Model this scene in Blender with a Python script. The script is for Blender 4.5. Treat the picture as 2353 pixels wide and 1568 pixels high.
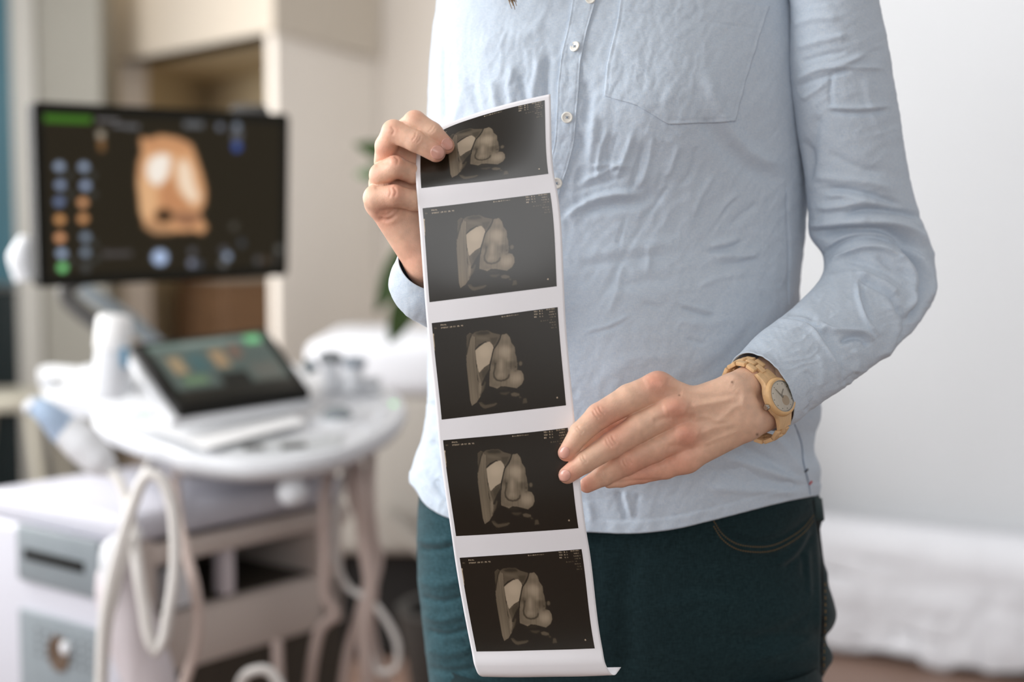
import bpy, bmesh, math
import numpy as np
from mathutils import Vector, Matrix
from mathutils.bvhtree import BVHTree

for _o in list(bpy.data.objects):
    bpy.data.objects.remove(_o)
SC = bpy.context.scene
COL = SC.collection

# ------------------------------------------------------------------ camera, world, lights, exposure
FPX = 50.0 / 36.0 * 2353.0
CAM = np.array([0.0, 0.0, 1.2])
PITCH = math.radians(4.6)
cam_d = bpy.data.cameras.new('camera')
cam_d.lens = 50.0
cam_d.sensor_width = 36.0
cam_d.clip_start = 0.05
cam_d.dof.use_dof = True
cam_d.dof.focus_distance = 1.225
cam_d.dof.aperture_fstop = 2.2
cam = bpy.data.objects.new('camera', cam_d)
cam.location = CAM
cam.rotation_euler = (math.radians(90) - PITCH, 0, 0)
COL.objects.link(cam)
SC.camera = cam

SC.view_settings.view_transform = 'Standard'
SC.view_settings.look = 'None'
SC.view_settings.gamma = 1.0
SC.view_settings.use_curve_mapping = False
SC.view_settings.exposure = 0.07

world = bpy.data.worlds.new('world')
world.use_nodes = True
SC.world = world
world.node_tree.nodes['Background'].inputs[0].default_value = (0.86, 0.93, 1.0, 1)
world.node_tree.nodes['Background'].inputs[1].default_value = 0.42


def area_light(name, loc, target, sx, sy, power, color=(1, 1, 1)):
    d = bpy.data.lights.new(name, 'AREA')
    d.shape = 'RECTANGLE'
    d.size, d.size_y = sx, sy
    d.energy = power
    d.color = color
    o = bpy.data.objects.new(name, d)
    o.location = loc
    o.rotation_euler = (Vector(target) - Vector(loc)).to_track_quat('-Z', 'Y').to_euler()
    COL.objects.link(o)
    return o


area_light('window_light', (-1.92, 1.0, 1.75), (0.4, 1.38, 1.3), 1.5, 1.5, 52, (0.98, 0.99, 1.0))
area_light('rear_window_light', (-1.92, 3.1, 1.6), (0.2, 3.8, 0.9), 1.2, 1.4, 62, (1.0, 0.985, 0.96))
area_light('front_fill_light', (0.0, -3.12, 1.95), (0.0, 1.3, 1.25), 3.6, 1.3, 46, (0.96, 0.98, 1.0))  # added behind the camera for fill and print glare, no window stands there
area_light('ceiling_panel_light', (1.1, 3.4, 2.62), (1.1, 3.4, 0), 0.9, 0.9, 5, (1.0, 0.98, 0.96))
area_light('alcove_fill_light', (-1.55, 5.4, 2.5), (-1.55, 5.4, 0), 0.5, 0.5, 3, (1.0, 0.8, 0.55))  # warm fill added for the dim alcove, no lamp stands here


# ------------------------------------------------------------------ helpers
def ray(px, py):
    px = np.asarray(px, float)
    py = np.asarray(py, float)
    u = (px - 1176.5) / FPX
    v = -(py - 784.0) / FPX
    c, s = math.cos(PITCH), math.sin(PITCH)
    return np.stack([u + 0 * v, c + v * s + 0 * u, -s + v * c + 0 * u], -1)


def P(px, py, Y):
    d = ray(px, py)
    t = np.asarray(Y, float) / d[..., 1]
    return CAM + d * t[..., None]


def PZ(px, py, z):
    d = ray(px, py)
    t = (z - CAM[2]) / d[..., 2]
    return CAM + d * t[..., None]


S0, Y0 = 0.000375, 1.2


def Q(pts):
    """(px, py, depth in px units) to world"""
    pts = np.asarray(pts, float)
    return P(pts[..., 0], pts[..., 1], Y0 + pts[..., 2] * S0)


def lin(c):
    c = np.asarray(c, float) / 255.0
    return np.where(c <= 0.04045, c / 12.92, ((c + 0.055) / 1.055) ** 2.4)


def mat(name, color, rough=0.6, metal=0.0, spec=0.5, sss=0.0, emit=None, estr=0.0, coat=0.0, var=0.0, vscale=30,
        attr=None, bump=0.0, bscale=200.0, sheen=0.0, stretch=None, trans=0.0, sssr=(1, .35, .2), sssscale=0.01,
        attr_emit=0.0):
    m = bpy.data.materials.new(name)
    m.use_nodes = True
    nt = m.node_tree
    b = nt.nodes['Principled BSDF']
    col = tuple(lin(color)) + (1,)
    b.inputs['Base Color'].default_value = col
    b.inputs['Roughness'].default_value = rough
    b.inputs['Metallic'].default_value = metal
    b.inputs['Specular IOR Level'].default_value = spec
    b.inputs['Coat Weight'].default_value = coat
    b.inputs['Sheen Weight'].default_value = sheen
    b.inputs['Transmission Weight'].default_value = trans
    if sss:
        b.inputs['Subsurface Weight'].default_value = sss
        b.inputs['Subsurface Radius'].default_value = sssr
        b.inputs['Subsurface Scale'].default_value = sssscale
    if emit is not None:
        b.inputs['Emission Color'].default_value = tuple(lin(emit)) + (1,)
        b.inputs['Emission Strength'].default_value = estr
    src = None
    if attr:
        a = nt.nodes.new('ShaderNodeAttribute')
        a.attribute_name = attr
        src = a.outputs['Color']
        if attr_emit:
            nt.links.new(src, b.inputs['Emission Color'])
            b.inputs['Emission Strength'].default_value = attr_emit
    if var or bump:
        tc = nt.nodes.new('ShaderNodeTexCoord')
        mp = nt.nodes.new('ShaderNodeMapping')
        nt.links.new(tc.outputs['Object'], mp.inputs[0])
        if stretch:
            mp.inputs['Scale'].default_value = stretch
    if var:
        n = nt.nodes.new('ShaderNodeTexNoise')
        n.inputs['Scale'].default_value = vscale
        n.inputs['Detail'].default_value = 6
        nt.links.new(mp.outputs[0], n.inputs['Vector'])
        mr = nt.nodes.new('ShaderNodeMapRange')
        mr.inputs[1].default_value, mr.inputs[2].default_value = 0.3, 0.7
        mr.inputs[3].default_value, mr.inputs[4].default_value = 1 - var, 1 + var
        nt.links.new(n.outputs['Fac'], mr.inputs[0])
        mx = nt.nodes.new('ShaderNodeVectorMath')
        mx.operation = 'SCALE'
        if src is not None:
            nt.links.new(src, mx.inputs[0])
        else:
            mx.inputs[0].default_value = col[:3]
        nt.links.new(mr.outputs[0], mx.inputs['Scale'])
        src = mx.outputs[0]
    if src is not None and not attr_emit:
        nt.links.new(src, b.inputs['Base Color'])
    if bump:
        n2 = nt.nodes.new('ShaderNodeTexNoise')
        n2.inputs['Scale'].default_value = bscale
        n2.inputs['Detail'].default_value = 4
        nt.links.new(mp.outputs[0], n2.inputs['Vector'])
        bp = nt.nodes.new('ShaderNodeBump')
        bp.inputs['Strength'].default_value = bump
        bp.inputs['Distance'].default_value = 0.001
        nt.links.new(n2.outputs['Fac'], bp.inputs['Height'])
        nt.links.new(bp.outputs[0], b.inputs['Normal'])
    return m


def tag(o, label=None, cat=None, group=None, kind=None):
    if label:
        o['label'] = label
    if cat:
        o['category'] = cat
    if group:
        o['group'] = group
    if kind:
        o['kind'] = kind
    return o


def link(name, me, m=None, parent=None, smooth=True):
    if smooth:
        me.polygons.foreach_set('use_smooth', [True] * len(me.polygons))
    o = bpy.data.objects.new(name, me)
    if m is not None:
        me.materials.append(m)
    COL.objects.link(o)
    if parent is not None:
        o.parent = parent
        o.matrix_parent_inverse = parent.matrix_basis.inverted()
    return o


def empty(name, loc):
    o = bpy.data.objects.new(name, None)
    o.location = loc
    o.empty_display_size = 0.05
    COL.objects.link(o)
    return o


def mesh_np(name, v, f, colors=None):
    v = np.ascontiguousarray(v, dtype=np.float32).reshape(-1, 3)
    f = np.ascontiguousarray(f, dtype=np.int32)
    me = bpy.data.meshes.new(name)
    k = f.shape[1]
    me.vertices.add(len(v))
    me.vertices.foreach_set('co', v.ravel())
    me.loops.add(f.size)
    me.loops.foreach_set('vertex_index', f.ravel())
    me.polygons.add(len(f))
    me.polygons.foreach_set('loop_start', np.arange(0, f.size, k, dtype=np.int32))
    me.update(calc_edges=True)
    if colors is not None:
        a = me.color_attributes.new('col', 'FLOAT_COLOR', 'POINT')
        c = np.ones((len(v), 4), np.float32)
        c[:, :3] = np.asarray(colors).reshape(-1, 3)
        a.data.foreach_set('color', c.ravel())
    return me


def grid_faces(nr, nc, wrap=False, flip=False):
    i = np.arange(nr - 1)[:, None]
    j = np.arange(nc if wrap else nc - 1)[None, :]
    j2 = (j + 1) % nc
    a, b, c, d = i * nc + j, i * nc + j2, (i + 1) * nc + j2, (i + 1) * nc + j
    f = np.stack([a, b, c, d], -1).reshape(-1, 4)
    return f[:, ::-1] if flip else f


def hermite(kn, vals, t):
    kn = np.asarray(kn, float)
    vals = np.asarray(vals, float)
    sh = vals.shape[1:]
    V = vals.reshape(len(kn), -1)
    h = np.diff(kn)[:, None]
    d = np.diff(V, axis=0) / h
    m = np.empty_like(V)
    m[0], m[-1] = d[0], d[-1]
    m[1:-1] = (d[:-1] * h[1:] + d[1:] * h[:-1]) / (h[1:] + h[:-1])
    t = np.clip(np.asarray(t, float), kn[0], kn[-1])
    i = np.clip(np.searchsorted(kn, t, side='right') - 1, 0, len(kn) - 2)
    hh = (kn[i + 1] - kn[i])[:, None]
    s = ((t - kn[i])[:, None]) / hh
    r = ((2 * s**3 - 3 * s**2 + 1) * V[i] + (s**3 - 2 * s**2 + s) * hh * m[i]
         + (-2 * s**3 + 3 * s**2) * V[i + 1] + (s**3 - s**2) * hh * m[i + 1])
    return r.reshape((len(t),) + sh)


def hp(pts, t):
    """smooth y(x) through pts"""
    pts = np.asarray(pts, float)
    t = np.asarray(t, float)
    return hermite(pts[:, 0], pts[:, 1:2], t.ravel())[:, 0].reshape(t.shape)


def _h(ix, iy, seed):
    n = (ix * 374761393 + iy * 668265263 + seed * 1442695041) & 0xFFFFFFFF
    n = ((n ^ (n >> 13)) * 1274126177) & 0xFFFFFFFF
    return ((n ^ (n >> 16)) & 0xFFFF) / 65535.0


def vnoise(x, y, seed=0):
    x = np.asarray(x, float)
    y = np.asarray(y, float)
    ix, iy = np.floor(x).astype(np.int64), np.floor(y).astype(np.int64)
    fx, fy = x - ix, y - iy
    fx = fx**3 * (fx * (fx * 6 - 15) + 10)
    fy = fy**3 * (fy * (fy * 6 - 15) + 10)
    a, b = _h(ix, iy, seed), _h(ix + 1, iy, seed)
    c, d = _h(ix, iy + 1, seed), _h(ix + 1, iy + 1, seed)
    return (a * (1 - fx) + b * fx) * (1 - fy) + (c * (1 - fx) + d * fx) * fy


def fbm(x, y, seed=0, octv=4):
    r, a, t = 0, 1.0, 0
    for k in range(octv):
        r = r + a * (vnoise(x * 2**k + 17.3 * k, y * 2**k - 9.1 * k, seed + k) - 0.5)
        t += a
        a *= 0.5
    return r / t * 2


def ridged(x, y, ang, lon, sho, seed, warp=0.35):
    """long narrow creases running along ang (radians), about -1..1"""
    c, s = math.cos(ang), math.sin(ang)
    a = (x * c + y * s) / lon
    b = (-x * s + y * c) / sho
    wv = fbm(a * 1.3, b * 0.3, seed + 50, 3)
    n = vnoise(a + 0.4 * wv, b + warp * 3 * wv, seed)
    n2 = vnoise(a * 1.9 + 5, b * 2.1 + warp * 3 * wv, seed + 7)
    return (1 - np.abs(2 * n - 1) * 2) * 0.7 + (1 - np.abs(2 * n2 - 1) * 2) * 0.3


def strokes(px, py, lst):
    """lst: (points, sigma, amplitude mm[, sigma on the other side]); returns metres"""
    out = np.zeros(px.shape)
    fx, fy = px.ravel(), py.ravel()
    o = out.ravel()
    for st in lst:
        pts = np.asarray(st[0], float)
        sg, amp = st[1], st[2]
        sg2 = st[3] if len(st) > 3 else sg
        if len(pts) > 2:
            kk = np.r_[0, np.cumsum(np.hypot(*np.diff(pts, axis=0).T))]
            pts = hermite(kk, pts, np.linspace(0, kk[-1], 4 * len(pts)))
        m = 3 * max(sg, sg2)
        sel = np.where((fx > pts[:, 0].min() - m) & (fx < pts[:, 0].max() + m) &
                       (fy > pts[:, 1].min() - m) & (fy < pts[:, 1].max() + m))[0]
        if not len(sel):
            continue
        x, y = fx[sel], fy[sel]
        L = np.r_[0, np.cumsum(np.hypot(*np.diff(pts, axis=0).T))]
        bd = np.full(len(sel), 1e9)
        bs = np.zeros(len(sel))
        bt = np.zeros(len(sel))
        for i in range(len(pts) - 1):
            a, b = pts[i], pts[i + 1]
            e = b - a
            l2 = e @ e + 1e-9
            tt = np.clip(((x - a[0]) * e[0] + (y - a[1]) * e[1]) / l2, 0, 1)
            dx, dy = x - a[0] - tt * e[0], y - a[1] - tt * e[1]
            d = np.hypot(dx, dy)
            sd = np.sign(e[0] * dy - e[1] * dx)
            k = d < bd
            bd = np.where(k, d, bd)
            bs = np.where(k, sd, bs)
            bt = np.where(k, (L[i] + tt * (L[i + 1] - L[i])) / L[-1], bt)
        ss = np.where(bs > 0, sg, sg2)
        taper = np.clip(np.sin(np.pi * np.clip(bt, 0.02, 0.98)) * 2.2, 0, 1)
        o[sel] += amp * 1e-3 * np.exp(-(bd / ss) ** 2) * taper
    return out


# ---- canvas painting (flat print and screens)
def blur(a, r):
    if r <= 0:
        return a
    k = np.exp(-0.5 * (np.arange(-int(3 * r) - 1, int(3 * r) + 2) / r) ** 2)
    k /= k.sum()
    n = len(k) // 2
    for ax in (0, 1):
        pad = [(0, 0)] * a.ndim
        pad[ax] = (n, n)
        b = np.pad(a, pad, mode='edge')
        a = sum(k[i] * np.take(b, range(i, i + a.shape[ax]), axis=ax) for i in range(len(k)))
    return a


def inpoly(x, y, poly):
    r = np.zeros(x.shape, bool)
    n = len(poly)
    for i in range(n):
        x1, y1 = poly[i]
        x2, y2 = poly[(i + 1) % n]
        if y1 == y2:
            continue
        c = ((y1 > y) != (y2 > y)) & (x < (x2 - x1) * (y - y1) / (y2 - y1) + x1)
        r ^= c
    return r.astype(float)


FONT = {'0': '757', '1': '262', '2': '', }
GLY = {
    '0': '111101101101111', '1': '010110010010111', '2': '111001111100111', '3': '111001111001111',
    '4': '101101111001001', '5': '111100111001111', '6': '111100111101111', '7': '111001010010010',
    '8': '111101111101111', '9': '111101111001111', 'A': '010101111101101', 'B': '110101110101110',
    'C': '111100100100111', 'D': '110101101101110', 'E': '111100111100111', 'F': '111100111100100',
    'I': '111010010010111', 'L': '100100100100111', 'M': '101111111101101', 'N': '101111111111101',
    'P': '111101111100100', 'R': '110101110101101', 'T': '111010010010010', 'V': '101101101101010',
    'a': '000011101101011', 'b': '100110101101110', 'c': '000011100100011', 'd': '001011101101011',
    'e': '000111111100011', 'i': '010000010010010', 'l': '010010010010010', 'm': '000111111101101',
    'n': '000110101101101', 'o': '000010101101010', 's': '000011010001110', 'v': '000101101101010',
    'w': '000101101111111', 'r': '000110101100100', 't': '010111010010011', '/': '001001010100100',
    '.': '000000000000010', ',': '000000000010100', '-': '000000111000000', ':': '000010000010000', ' ': '0' * 15,
    '%': '101001010100101', 'k': '100101110101101', 'q': '011101011001001',
}


def text(cv, s, x, y, sc, val, aniso=1.0):
    """paint text; x,y in canvas cells, sc = cell size of one font dot"""
    H, W = cv.shape[:2]
    for ch in s:
        g = GLY.get(ch, GLY['0'])
        for r in range(5):
            for c in range(3):
                if g[r * 3 + c] == '1':
                    x0, x1 = x + c * sc * aniso, x + (c + 1) * sc * aniso
                    y0, y1 = y + r * sc, y + (r + 1) * sc
                    a, b, p, q = int(round(y0)), int(round(y1)), int(round(x0)), int(round(x1))
                    a, b, p, q = max(a, 0), min(max(b, a + 1), H), max(p, 0), min(max(q, p + 1), W)
                    cv[a:b, p:q] = np.maximum(cv[a:b, p:q], val) if np.isscalar(val) else val
        x += 4 * sc * aniso


# ---- solids
class MB:
    def __init__(self):
        self.v, self.f = [], []

    def add(self, v, f):
        n = len(self.v)
        self.v += [tuple(map(float, p)) for p in v]
        self.f += [tuple(int(i) + n for i in q) for q in f]
        return self

    def bm(self, b):
        b.verts.index_update()
        self.add([w.co[:] for w in b.verts], [[w.index for w in q.verts] for q in b.faces])
        b.free()
        return self

    def box(self, c, size, R=None, bev=0.0, seg=2):
        b = bmesh.new()
        bmesh.ops.create_cube(b, size=1)
        for w in b.verts:
            w.co = Vector((w.co.x * size[0], w.co.y * size[1], w.co.z * size[2]))
        if bev:
            bmesh.ops.bevel(b, geom=b.edges[:] + b.verts[:], offset=bev, segments=seg, affect='EDGES', profile=0.5)
        R = R if R is not None else Matrix.Identity(3)
        for w in b.verts:
            w.co = R @ w.co + Vector(c)
        return self.bm(b)

    def prism(self, outline, e):
        """closed 3D outline extruded by vector e"""
        o = np.asarray(outline, float)
        n = len(o)
        v = np.vstack([o, o + np.asarray(e, float)])
        f = [tuple(range(n))[::-1], tuple(range(n, 2 * n))]
        for i in range(n):
            j = (i + 1) % n
            f.append((i, j, n + j, n + i))
        return self.add(v, f)

    def tube(self, pts, r, n=12, cap=True, smooth=0):
        pts = np.asarray(pts, float)
        if smooth:
            kk = np.r_[0, np.cumsum(np.linalg.norm(np.diff(pts, axis=0), axis=1))]
            tt = np.linspace(0, kk[-1], smooth)
            if np.ndim(r):
                r = np.interp(tt, kk, r)
            pts = hermite(kk, pts, tt)
        r = np.broadcast_to(r, (len(pts),))
        T = np.gradient(pts, axis=0)
        T /= np.linalg.norm(T, axis=1)[:, None] + 1e-12
        up = np.array([0, 0, 1.0]) if abs(T[0][2]) < 0.9 else np.array([1.0, 0, 0])
        u = np.cross(T[0], up)
        u /= np.linalg.norm(u)
        V = []
        a = np.linspace(0, 2 * np.pi, n, endpoint=False)
        for p, t, rr in zip(pts, T, r):
            u = u - t * (u @ t)
            u /= np.linalg.norm(u)
            w = np.cross(t, u)
            V.append(p + rr * (np.cos(a)[:, None] * u + np.sin(a)[:, None] * w))
        V = np.vstack(V)
        f = [tuple(q) for q in grid_faces(len(pts), n, wrap=True)]
        if cap:
            f.append(tuple(range(n))[::-1])
            f.append(tuple(range((len(pts) - 1) * n, len(pts) * n)))
        return self.add(V, f)

    def lathe(self, base, axis, prof, n=28):
        """prof: (distance along axis, radius)"""
        axis = np.array(axis, float)
        axis = axis / np.linalg.norm(axis)
        pts = [np.asarray(base) + axis * h for h, _ in prof]
        up = np.array([0, 0, 1.0]) if abs(axis[2]) < 0.9 else np.array([1.0, 0, 0])
        u = np.cross(axis, up)
        u /= np.linalg.norm(u)
        w = np.cross(axis, u)
        a = np.linspace(0, 2 * np.pi, n, endpoint=False)
        V = np.vstack([p + r * (np.cos(a)[:, None] * u + np.sin(a)[:, None] * w) for p, (_, r) in zip(pts, prof)])
        f = [tuple(q) for q in grid_faces(len(pts), n, wrap=True)]
        f += [tuple(range(n))[::-1], tuple(range((len(pts) - 1) * n, len(pts) * n))]
        return self.add(V, f)

    def build(self, name, m, parent=None, smooth=False, auto=True):
        me = bpy.data.meshes.new(name)
        me.from_pydata(self.v, [], self.f)
        b = bmesh.new()
        b.from_mesh(me)
        bmesh.ops.recalc_face_normals(b, faces=b.faces[:])
        b.to_mesh(me)
        b.free()
        o = link(name, me, m, parent, smooth)
        if smooth and auto:
            with_sharp(me)
        return o


def with_sharp(me, ang=38):
    b = bmesh.new()
    b.from_mesh(me)
    for e in b.edges:
        if len(e.link_faces) == 2 and e.calc_face_angle(0) > math.radians(ang):
            e.smooth = False
    b.to_mesh(me)
    b.free()


# ---- implicit surfaces (hands, body)
def sdf_cone(X, a, b, ra, rb, fl=None):
    a, b = np.asarray(a, float), np.asarray(b, float)
    e = b - a
    l2 = e @ e + 1e-9
    t = np.clip(((X[0] - a[0]) * e[0] + (X[1] - a[1]) * e[1] + (X[2] - a[2]) * e[2]) / l2, 0, 1)
    d = np.sqrt((X[0] - a[0] - t * e[0])**2 + (X[1] - a[1] - t * e[1])**2 + (X[2] - a[2] - t * e[2])**2)
    return d - (ra + (rb - ra) * t)


def smin(a, b, k):
    h = np.clip(0.5 + 0.5 * (b - a) / k, 0, 1)
    return b * (1 - h) + a * h - k * h * (1 - h)


class Field:
    def __init__(self, lo, hi, h):
        self.lo, self.h = np.asarray(lo, float), h
        self.n = np.ceil((np.asarray(hi) - self.lo) / h).astype(int) + 1
        self.ax = [self.lo[i] + h * np.arange(self.n[i]) for i in range(3)]

    def new(self):
        return np.full(tuple(self.n), 60.0 * self.h, np.float32)

    def cone(self, F, a, b, ra, rb, k):
        a, b = np.asarray(a, float), np.asarray(b, float)
        m = max(ra, rb) + k + 4 * self.h
        lo, hi = np.minimum(a, b) - m, np.maximum(a, b) + m
        s = []
        for i in range(3):
            i0 = int(np.clip(np.floor((lo[i] - self.lo[i]) / self.h), 0, self.n[i]))
            i1 = int(np.clip(np.ceil((hi[i] - self.lo[i]) / self.h) + 1, 0, self.n[i]))
            if i1 <= i0:
                return
            s.append(slice(i0, i1))
        X = np.meshgrid(*[self.ax[i][s[i]].astype(np.float32) for i in range(3)], indexing='ij', sparse=True)
        d = sdf_cone(X, a, b, ra, rb).astype(np.float32)
        s = tuple(s)
        F[s] = smin(F[s], d, k) if k > 0 else np.minimum(F[s], d)

    def chain(self, F, pts, rad, k):
        for i in range(len(pts) - 1):
            self.cone(F, pts[i], pts[i + 1], rad[i], rad[i + 1], k)


def surface_net(F, lo, h):
    ins = F < 0
    nx, ny, nz = F.shape
    acc = np.zeros((nx - 1, ny - 1, nz - 1, 3), np.float32)
    cnt = np.zeros((nx - 1, ny - 1, nz - 1), np.float32)
    corners = [(i, j, k) for i in (0, 1) for j in (0, 1) for k in (0, 1)]

    def sub(A, c):
        return A[c[0]:nx - 1 + c[0], c[1]:ny - 1 + c[1], c[2]:nz - 1 + c[2]]
    s = sum(sub(ins, c).astype(np.int8) for c in corners)
    act = (s > 0) & (s < 8)
    idx = np.argwhere(act)
    co = np.zeros((len(idx), 3))
    ct = np.zeros(len(idx))
    for c in corners:
        for ax in range(3):
            if c[ax] == 1:
                continue
            d = list(c)
            d[ax] = 1
            fa = F[idx[:, 0] + c[0], idx[:, 1] + c[1], idx[:, 2] + c[2]]
            fb = F[idx[:, 0] + d[0], idx[:, 1] + d[1], idx[:, 2] + d[2]]
            cr = (fa < 0) != (fb < 0)
            t = np.where(cr, fa / (fa - fb + 1e-12), 0)
            p = np.tile(np.array(c, float), (len(idx), 1))
            p[:, ax] = t
            co += p * cr[:, None]
            ct += cr
    V = (idx + co / ct[:, None]) * h + lo
    num = np.full(act.shape, -1, np.int64)
    num[tuple(idx.T)] = np.arange(len(idx))
    faces = []
    for ax in range(3):
        o1, o2 = [(1, 2), (2, 0), (0, 1)][ax]
        sl_a = [slice(1, n - 1) for n in F.shape]
        sl_b = list(sl_a)
        sl_a[ax] = slice(0, F.shape[ax] - 1)
        sl_b[ax] = slice(1, F.shape[ax])
        A, B = ins[tuple(sl_a)], ins[tuple(sl_b)]
        e = np.argwhere(A != B)
        inside_first = A[tuple(e.T)]
        base = e + np.array([0 if i == ax else 1 for i in range(3)])
        q = []
        for (p, r) in ((-1, -1), (0, -1), (0, 0), (-1, 0)):
            b = base.copy()
            b[:, o1] += p
            b[:, o2] += r
            q.append(num[tuple(b.T)])
        q = np.stack(q, 1)
        q = np.where(inside_first[:, None], q, q[:, ::-1])
        faces.append(q)
    Fc = np.vstack(faces)
    Fc = Fc[(Fc >= 0).all(1)]
    return V, Fc


def vnormals(V, Fq):
    a, b, c, d = V[Fq[:, 0]], V[Fq[:, 1]], V[Fq[:, 2]], V[Fq[:, 3]]
    n = np.cross(c - a, d - b)
    N = np.zeros_like(V)
    for i in range(4):
        for k in range(3):
            N[:, k] += np.bincount(Fq[:, i], n[:, k], len(V))
    return N / (np.linalg.norm(N, axis=1)[:, None] + 1e-12)


def relax(V, Fq, it=2, lam=0.5):
    e = np.vstack([Fq[:, [0, 1]], Fq[:, [1, 2]], Fq[:, [2, 3]], Fq[:, [3, 0]]])
    e = np.vstack([e, e[:, ::-1]])
    ct = np.bincount(e[:, 0], minlength=len(V))[:, None] + 1e-9
    for k in range(it):
        for l in (lam, -lam * 1.03):
            s = np.stack([np.bincount(e[:, 0], V[e[:, 1], i], len(V)) for i in range(3)], 1)
            V = V + l * (s / ct - V)
    return V


def bvh_np(V, Fq):
    return BVHTree.FromPolygons([tuple(p) for p in np.asarray(V, float).tolist()], np.asarray(Fq).tolist())


def cast(bvh, px, py):
    d = Vector(ray(px, py)).normalized()
    h = bvh.ray_cast(Vector(CAM), d)
    return h[0], h[1], d


def patch(name, bvh, GX, GY, off, m, parent, thick=0.0006, disp=None, fallback=1.35):
    """a cloth patch lying on a surface: grid of pixels -> points on the surface, raised by off, with a skirt"""
    nr, nc = GX.shape
    Pp = np.zeros((nr, nc, 3))
    ok = np.zeros((nr, nc), bool)
    Nn = np.zeros((nr, nc, 3))
    for i in range(nr):
        for j in range(nc):
            h, n, d = cast(bvh, GX[i, j], GY[i, j])
            if h is not None:
                Pp[i, j] = h
                n = np.array(n)
                if n @ np.array(d) > 0:
                    n = -n
                Nn[i, j] = n
                ok[i, j] = True
            else:
                Pp[i, j] = P(GX[i, j], GY[i, j], fallback)
                Nn[i, j] = (0, -1, 0)
    o2 = off if disp is None else off + disp
    top = Pp + Nn * (o2[..., None] if np.ndim(o2) else o2)
    full = np.zeros((nr + 2, nc + 2, 3))
    full[1:-1, 1:-1] = top
    low = Pp - Nn * 0.0008
    full[0, 1:-1], full[-1, 1:-1] = low[0], low[-1]
    full[1:-1, 0], full[1:-1, -1] = low[:, 0], low[:, -1]
    full[0, 0], full[0, -1], full[-1, 0], full[-1, -1] = low[0, 0], low[0, -1], low[-1, 0], low[-1, -1]
    return link(name, mesh_np(name, full, grid_faces(nr + 2, nc + 2, flip=True)), m, parent)

# ------------------------------------------------------------------ room shell
M_wall = mat('wall_paint', (238, 230, 220), rough=0.75, spec=0.2, var=0.015, vscale=2)
M_wall_w = mat('white_wall_paint', (213, 216, 220), rough=0.75, spec=0.2, var=0.012, vscale=2)
M_grey_wall = mat('grey_wall_paint', (150, 148, 140), rough=0.7, spec=0.2, var=0.02, vscale=3)
M_tan = mat('tan_bulkhead_paint', (204, 194, 180), rough=0.8, spec=0.1)
M_olive = mat('alcove_paint', (196, 180, 150), rough=0.8, spec=0.1, var=0.03, vscale=3)
M_frame = mat('door_frame_paint', (176, 174, 168), rough=0.5)
M_teal = mat('teal_glass', (66, 108, 122), rough=0.25, spec=0.4, var=0.1, vscale=2)
M_dark = mat('dark_lower_pane', (16, 30, 32), rough=0.25)
M_floor = mat('brown_floor', (132, 108, 96), rough=0.45, spec=0.3, var=0.12, vscale=4, stretch=(1, 6, 1))
M_ceil = mat('ceiling_paint', (238, 236, 232), rough=0.8, spec=0.1)


def slab(name, p0, p1, z0, z1, th, m, kind='structure', side=1):
    p0, p1 = np.array(p0, float), np.array(p1, float)
    d = p1 - p0
    n = np.array([-d[1], d[0]]) / np.linalg.norm(d) * th * side
    q = [p0, p1, p1 + n, p0 + n]
    mb = MB().prism([(a[0], a[1], z0) for a in q], (0, 0, z1 - z0))
    o = mb.build(name, m)
    o['kind'] = kind
    return o


def flatbox(name, x0, x1, y0, y1, z0, z1, m):
    o = MB().box(((x0 + x1) / 2, (y0 + y1) / 2, (z0 + z1) / 2), (x1 - x0, y1 - y0, z1 - z0)).build(name, m)
    o['kind'] = 'structure'
    return o


flatbox('floor', -2.1, 2.8, -3.3, 6.6, -0.1, 0.0, M_floor)
flatbox('ceiling', -2.1, 2.8, -3.3, 6.6, 2.7, 2.8, M_ceil)
flatbox('wall_front', -2.1, 2.8, -3.3, -3.2, 0.0, 2.7, M_wall)
# left wall with two window openings (out of frame)
M_pane = bpy.data.materials.new('window_glass')
M_pane.use_nodes = True
_n = M_pane.node_tree
_n.nodes.clear()
_o = _n.nodes.new('ShaderNodeOutputMaterial')
_m = _n.nodes.new('ShaderNodeMixShader')
_m.inputs[0].default_value = 0.06
_n.links.new(_n.nodes.new('ShaderNodeBsdfTransparent').outputs[0], _m.inputs[1])
_n.links.new(_n.nodes.new('ShaderNodeBsdfGlossy').outputs[0], _m.inputs[2])
_n.links.new(_m.outputs[0], _o.inputs[0])
wl = MB()
for (ya, yb, za, zb) in ((-3.3, 0.2, 0, 2.7), (0.2, 1.8, 0, 0.95), (0.2, 1.8, 2.5, 2.7), (1.8, 2.4, 0, 2.7),
                         (2.4, 3.8, 0, 0.8), (2.4, 3.8, 2.4, 2.7), (3.8, 6.6, 0, 2.7)):
    wl.box((-2.05, (ya + yb) / 2, (za + zb) / 2), (0.1, yb - ya, zb - za))
wl.build('wall_left', M_wall_w)['kind'] = 'structure'
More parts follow.
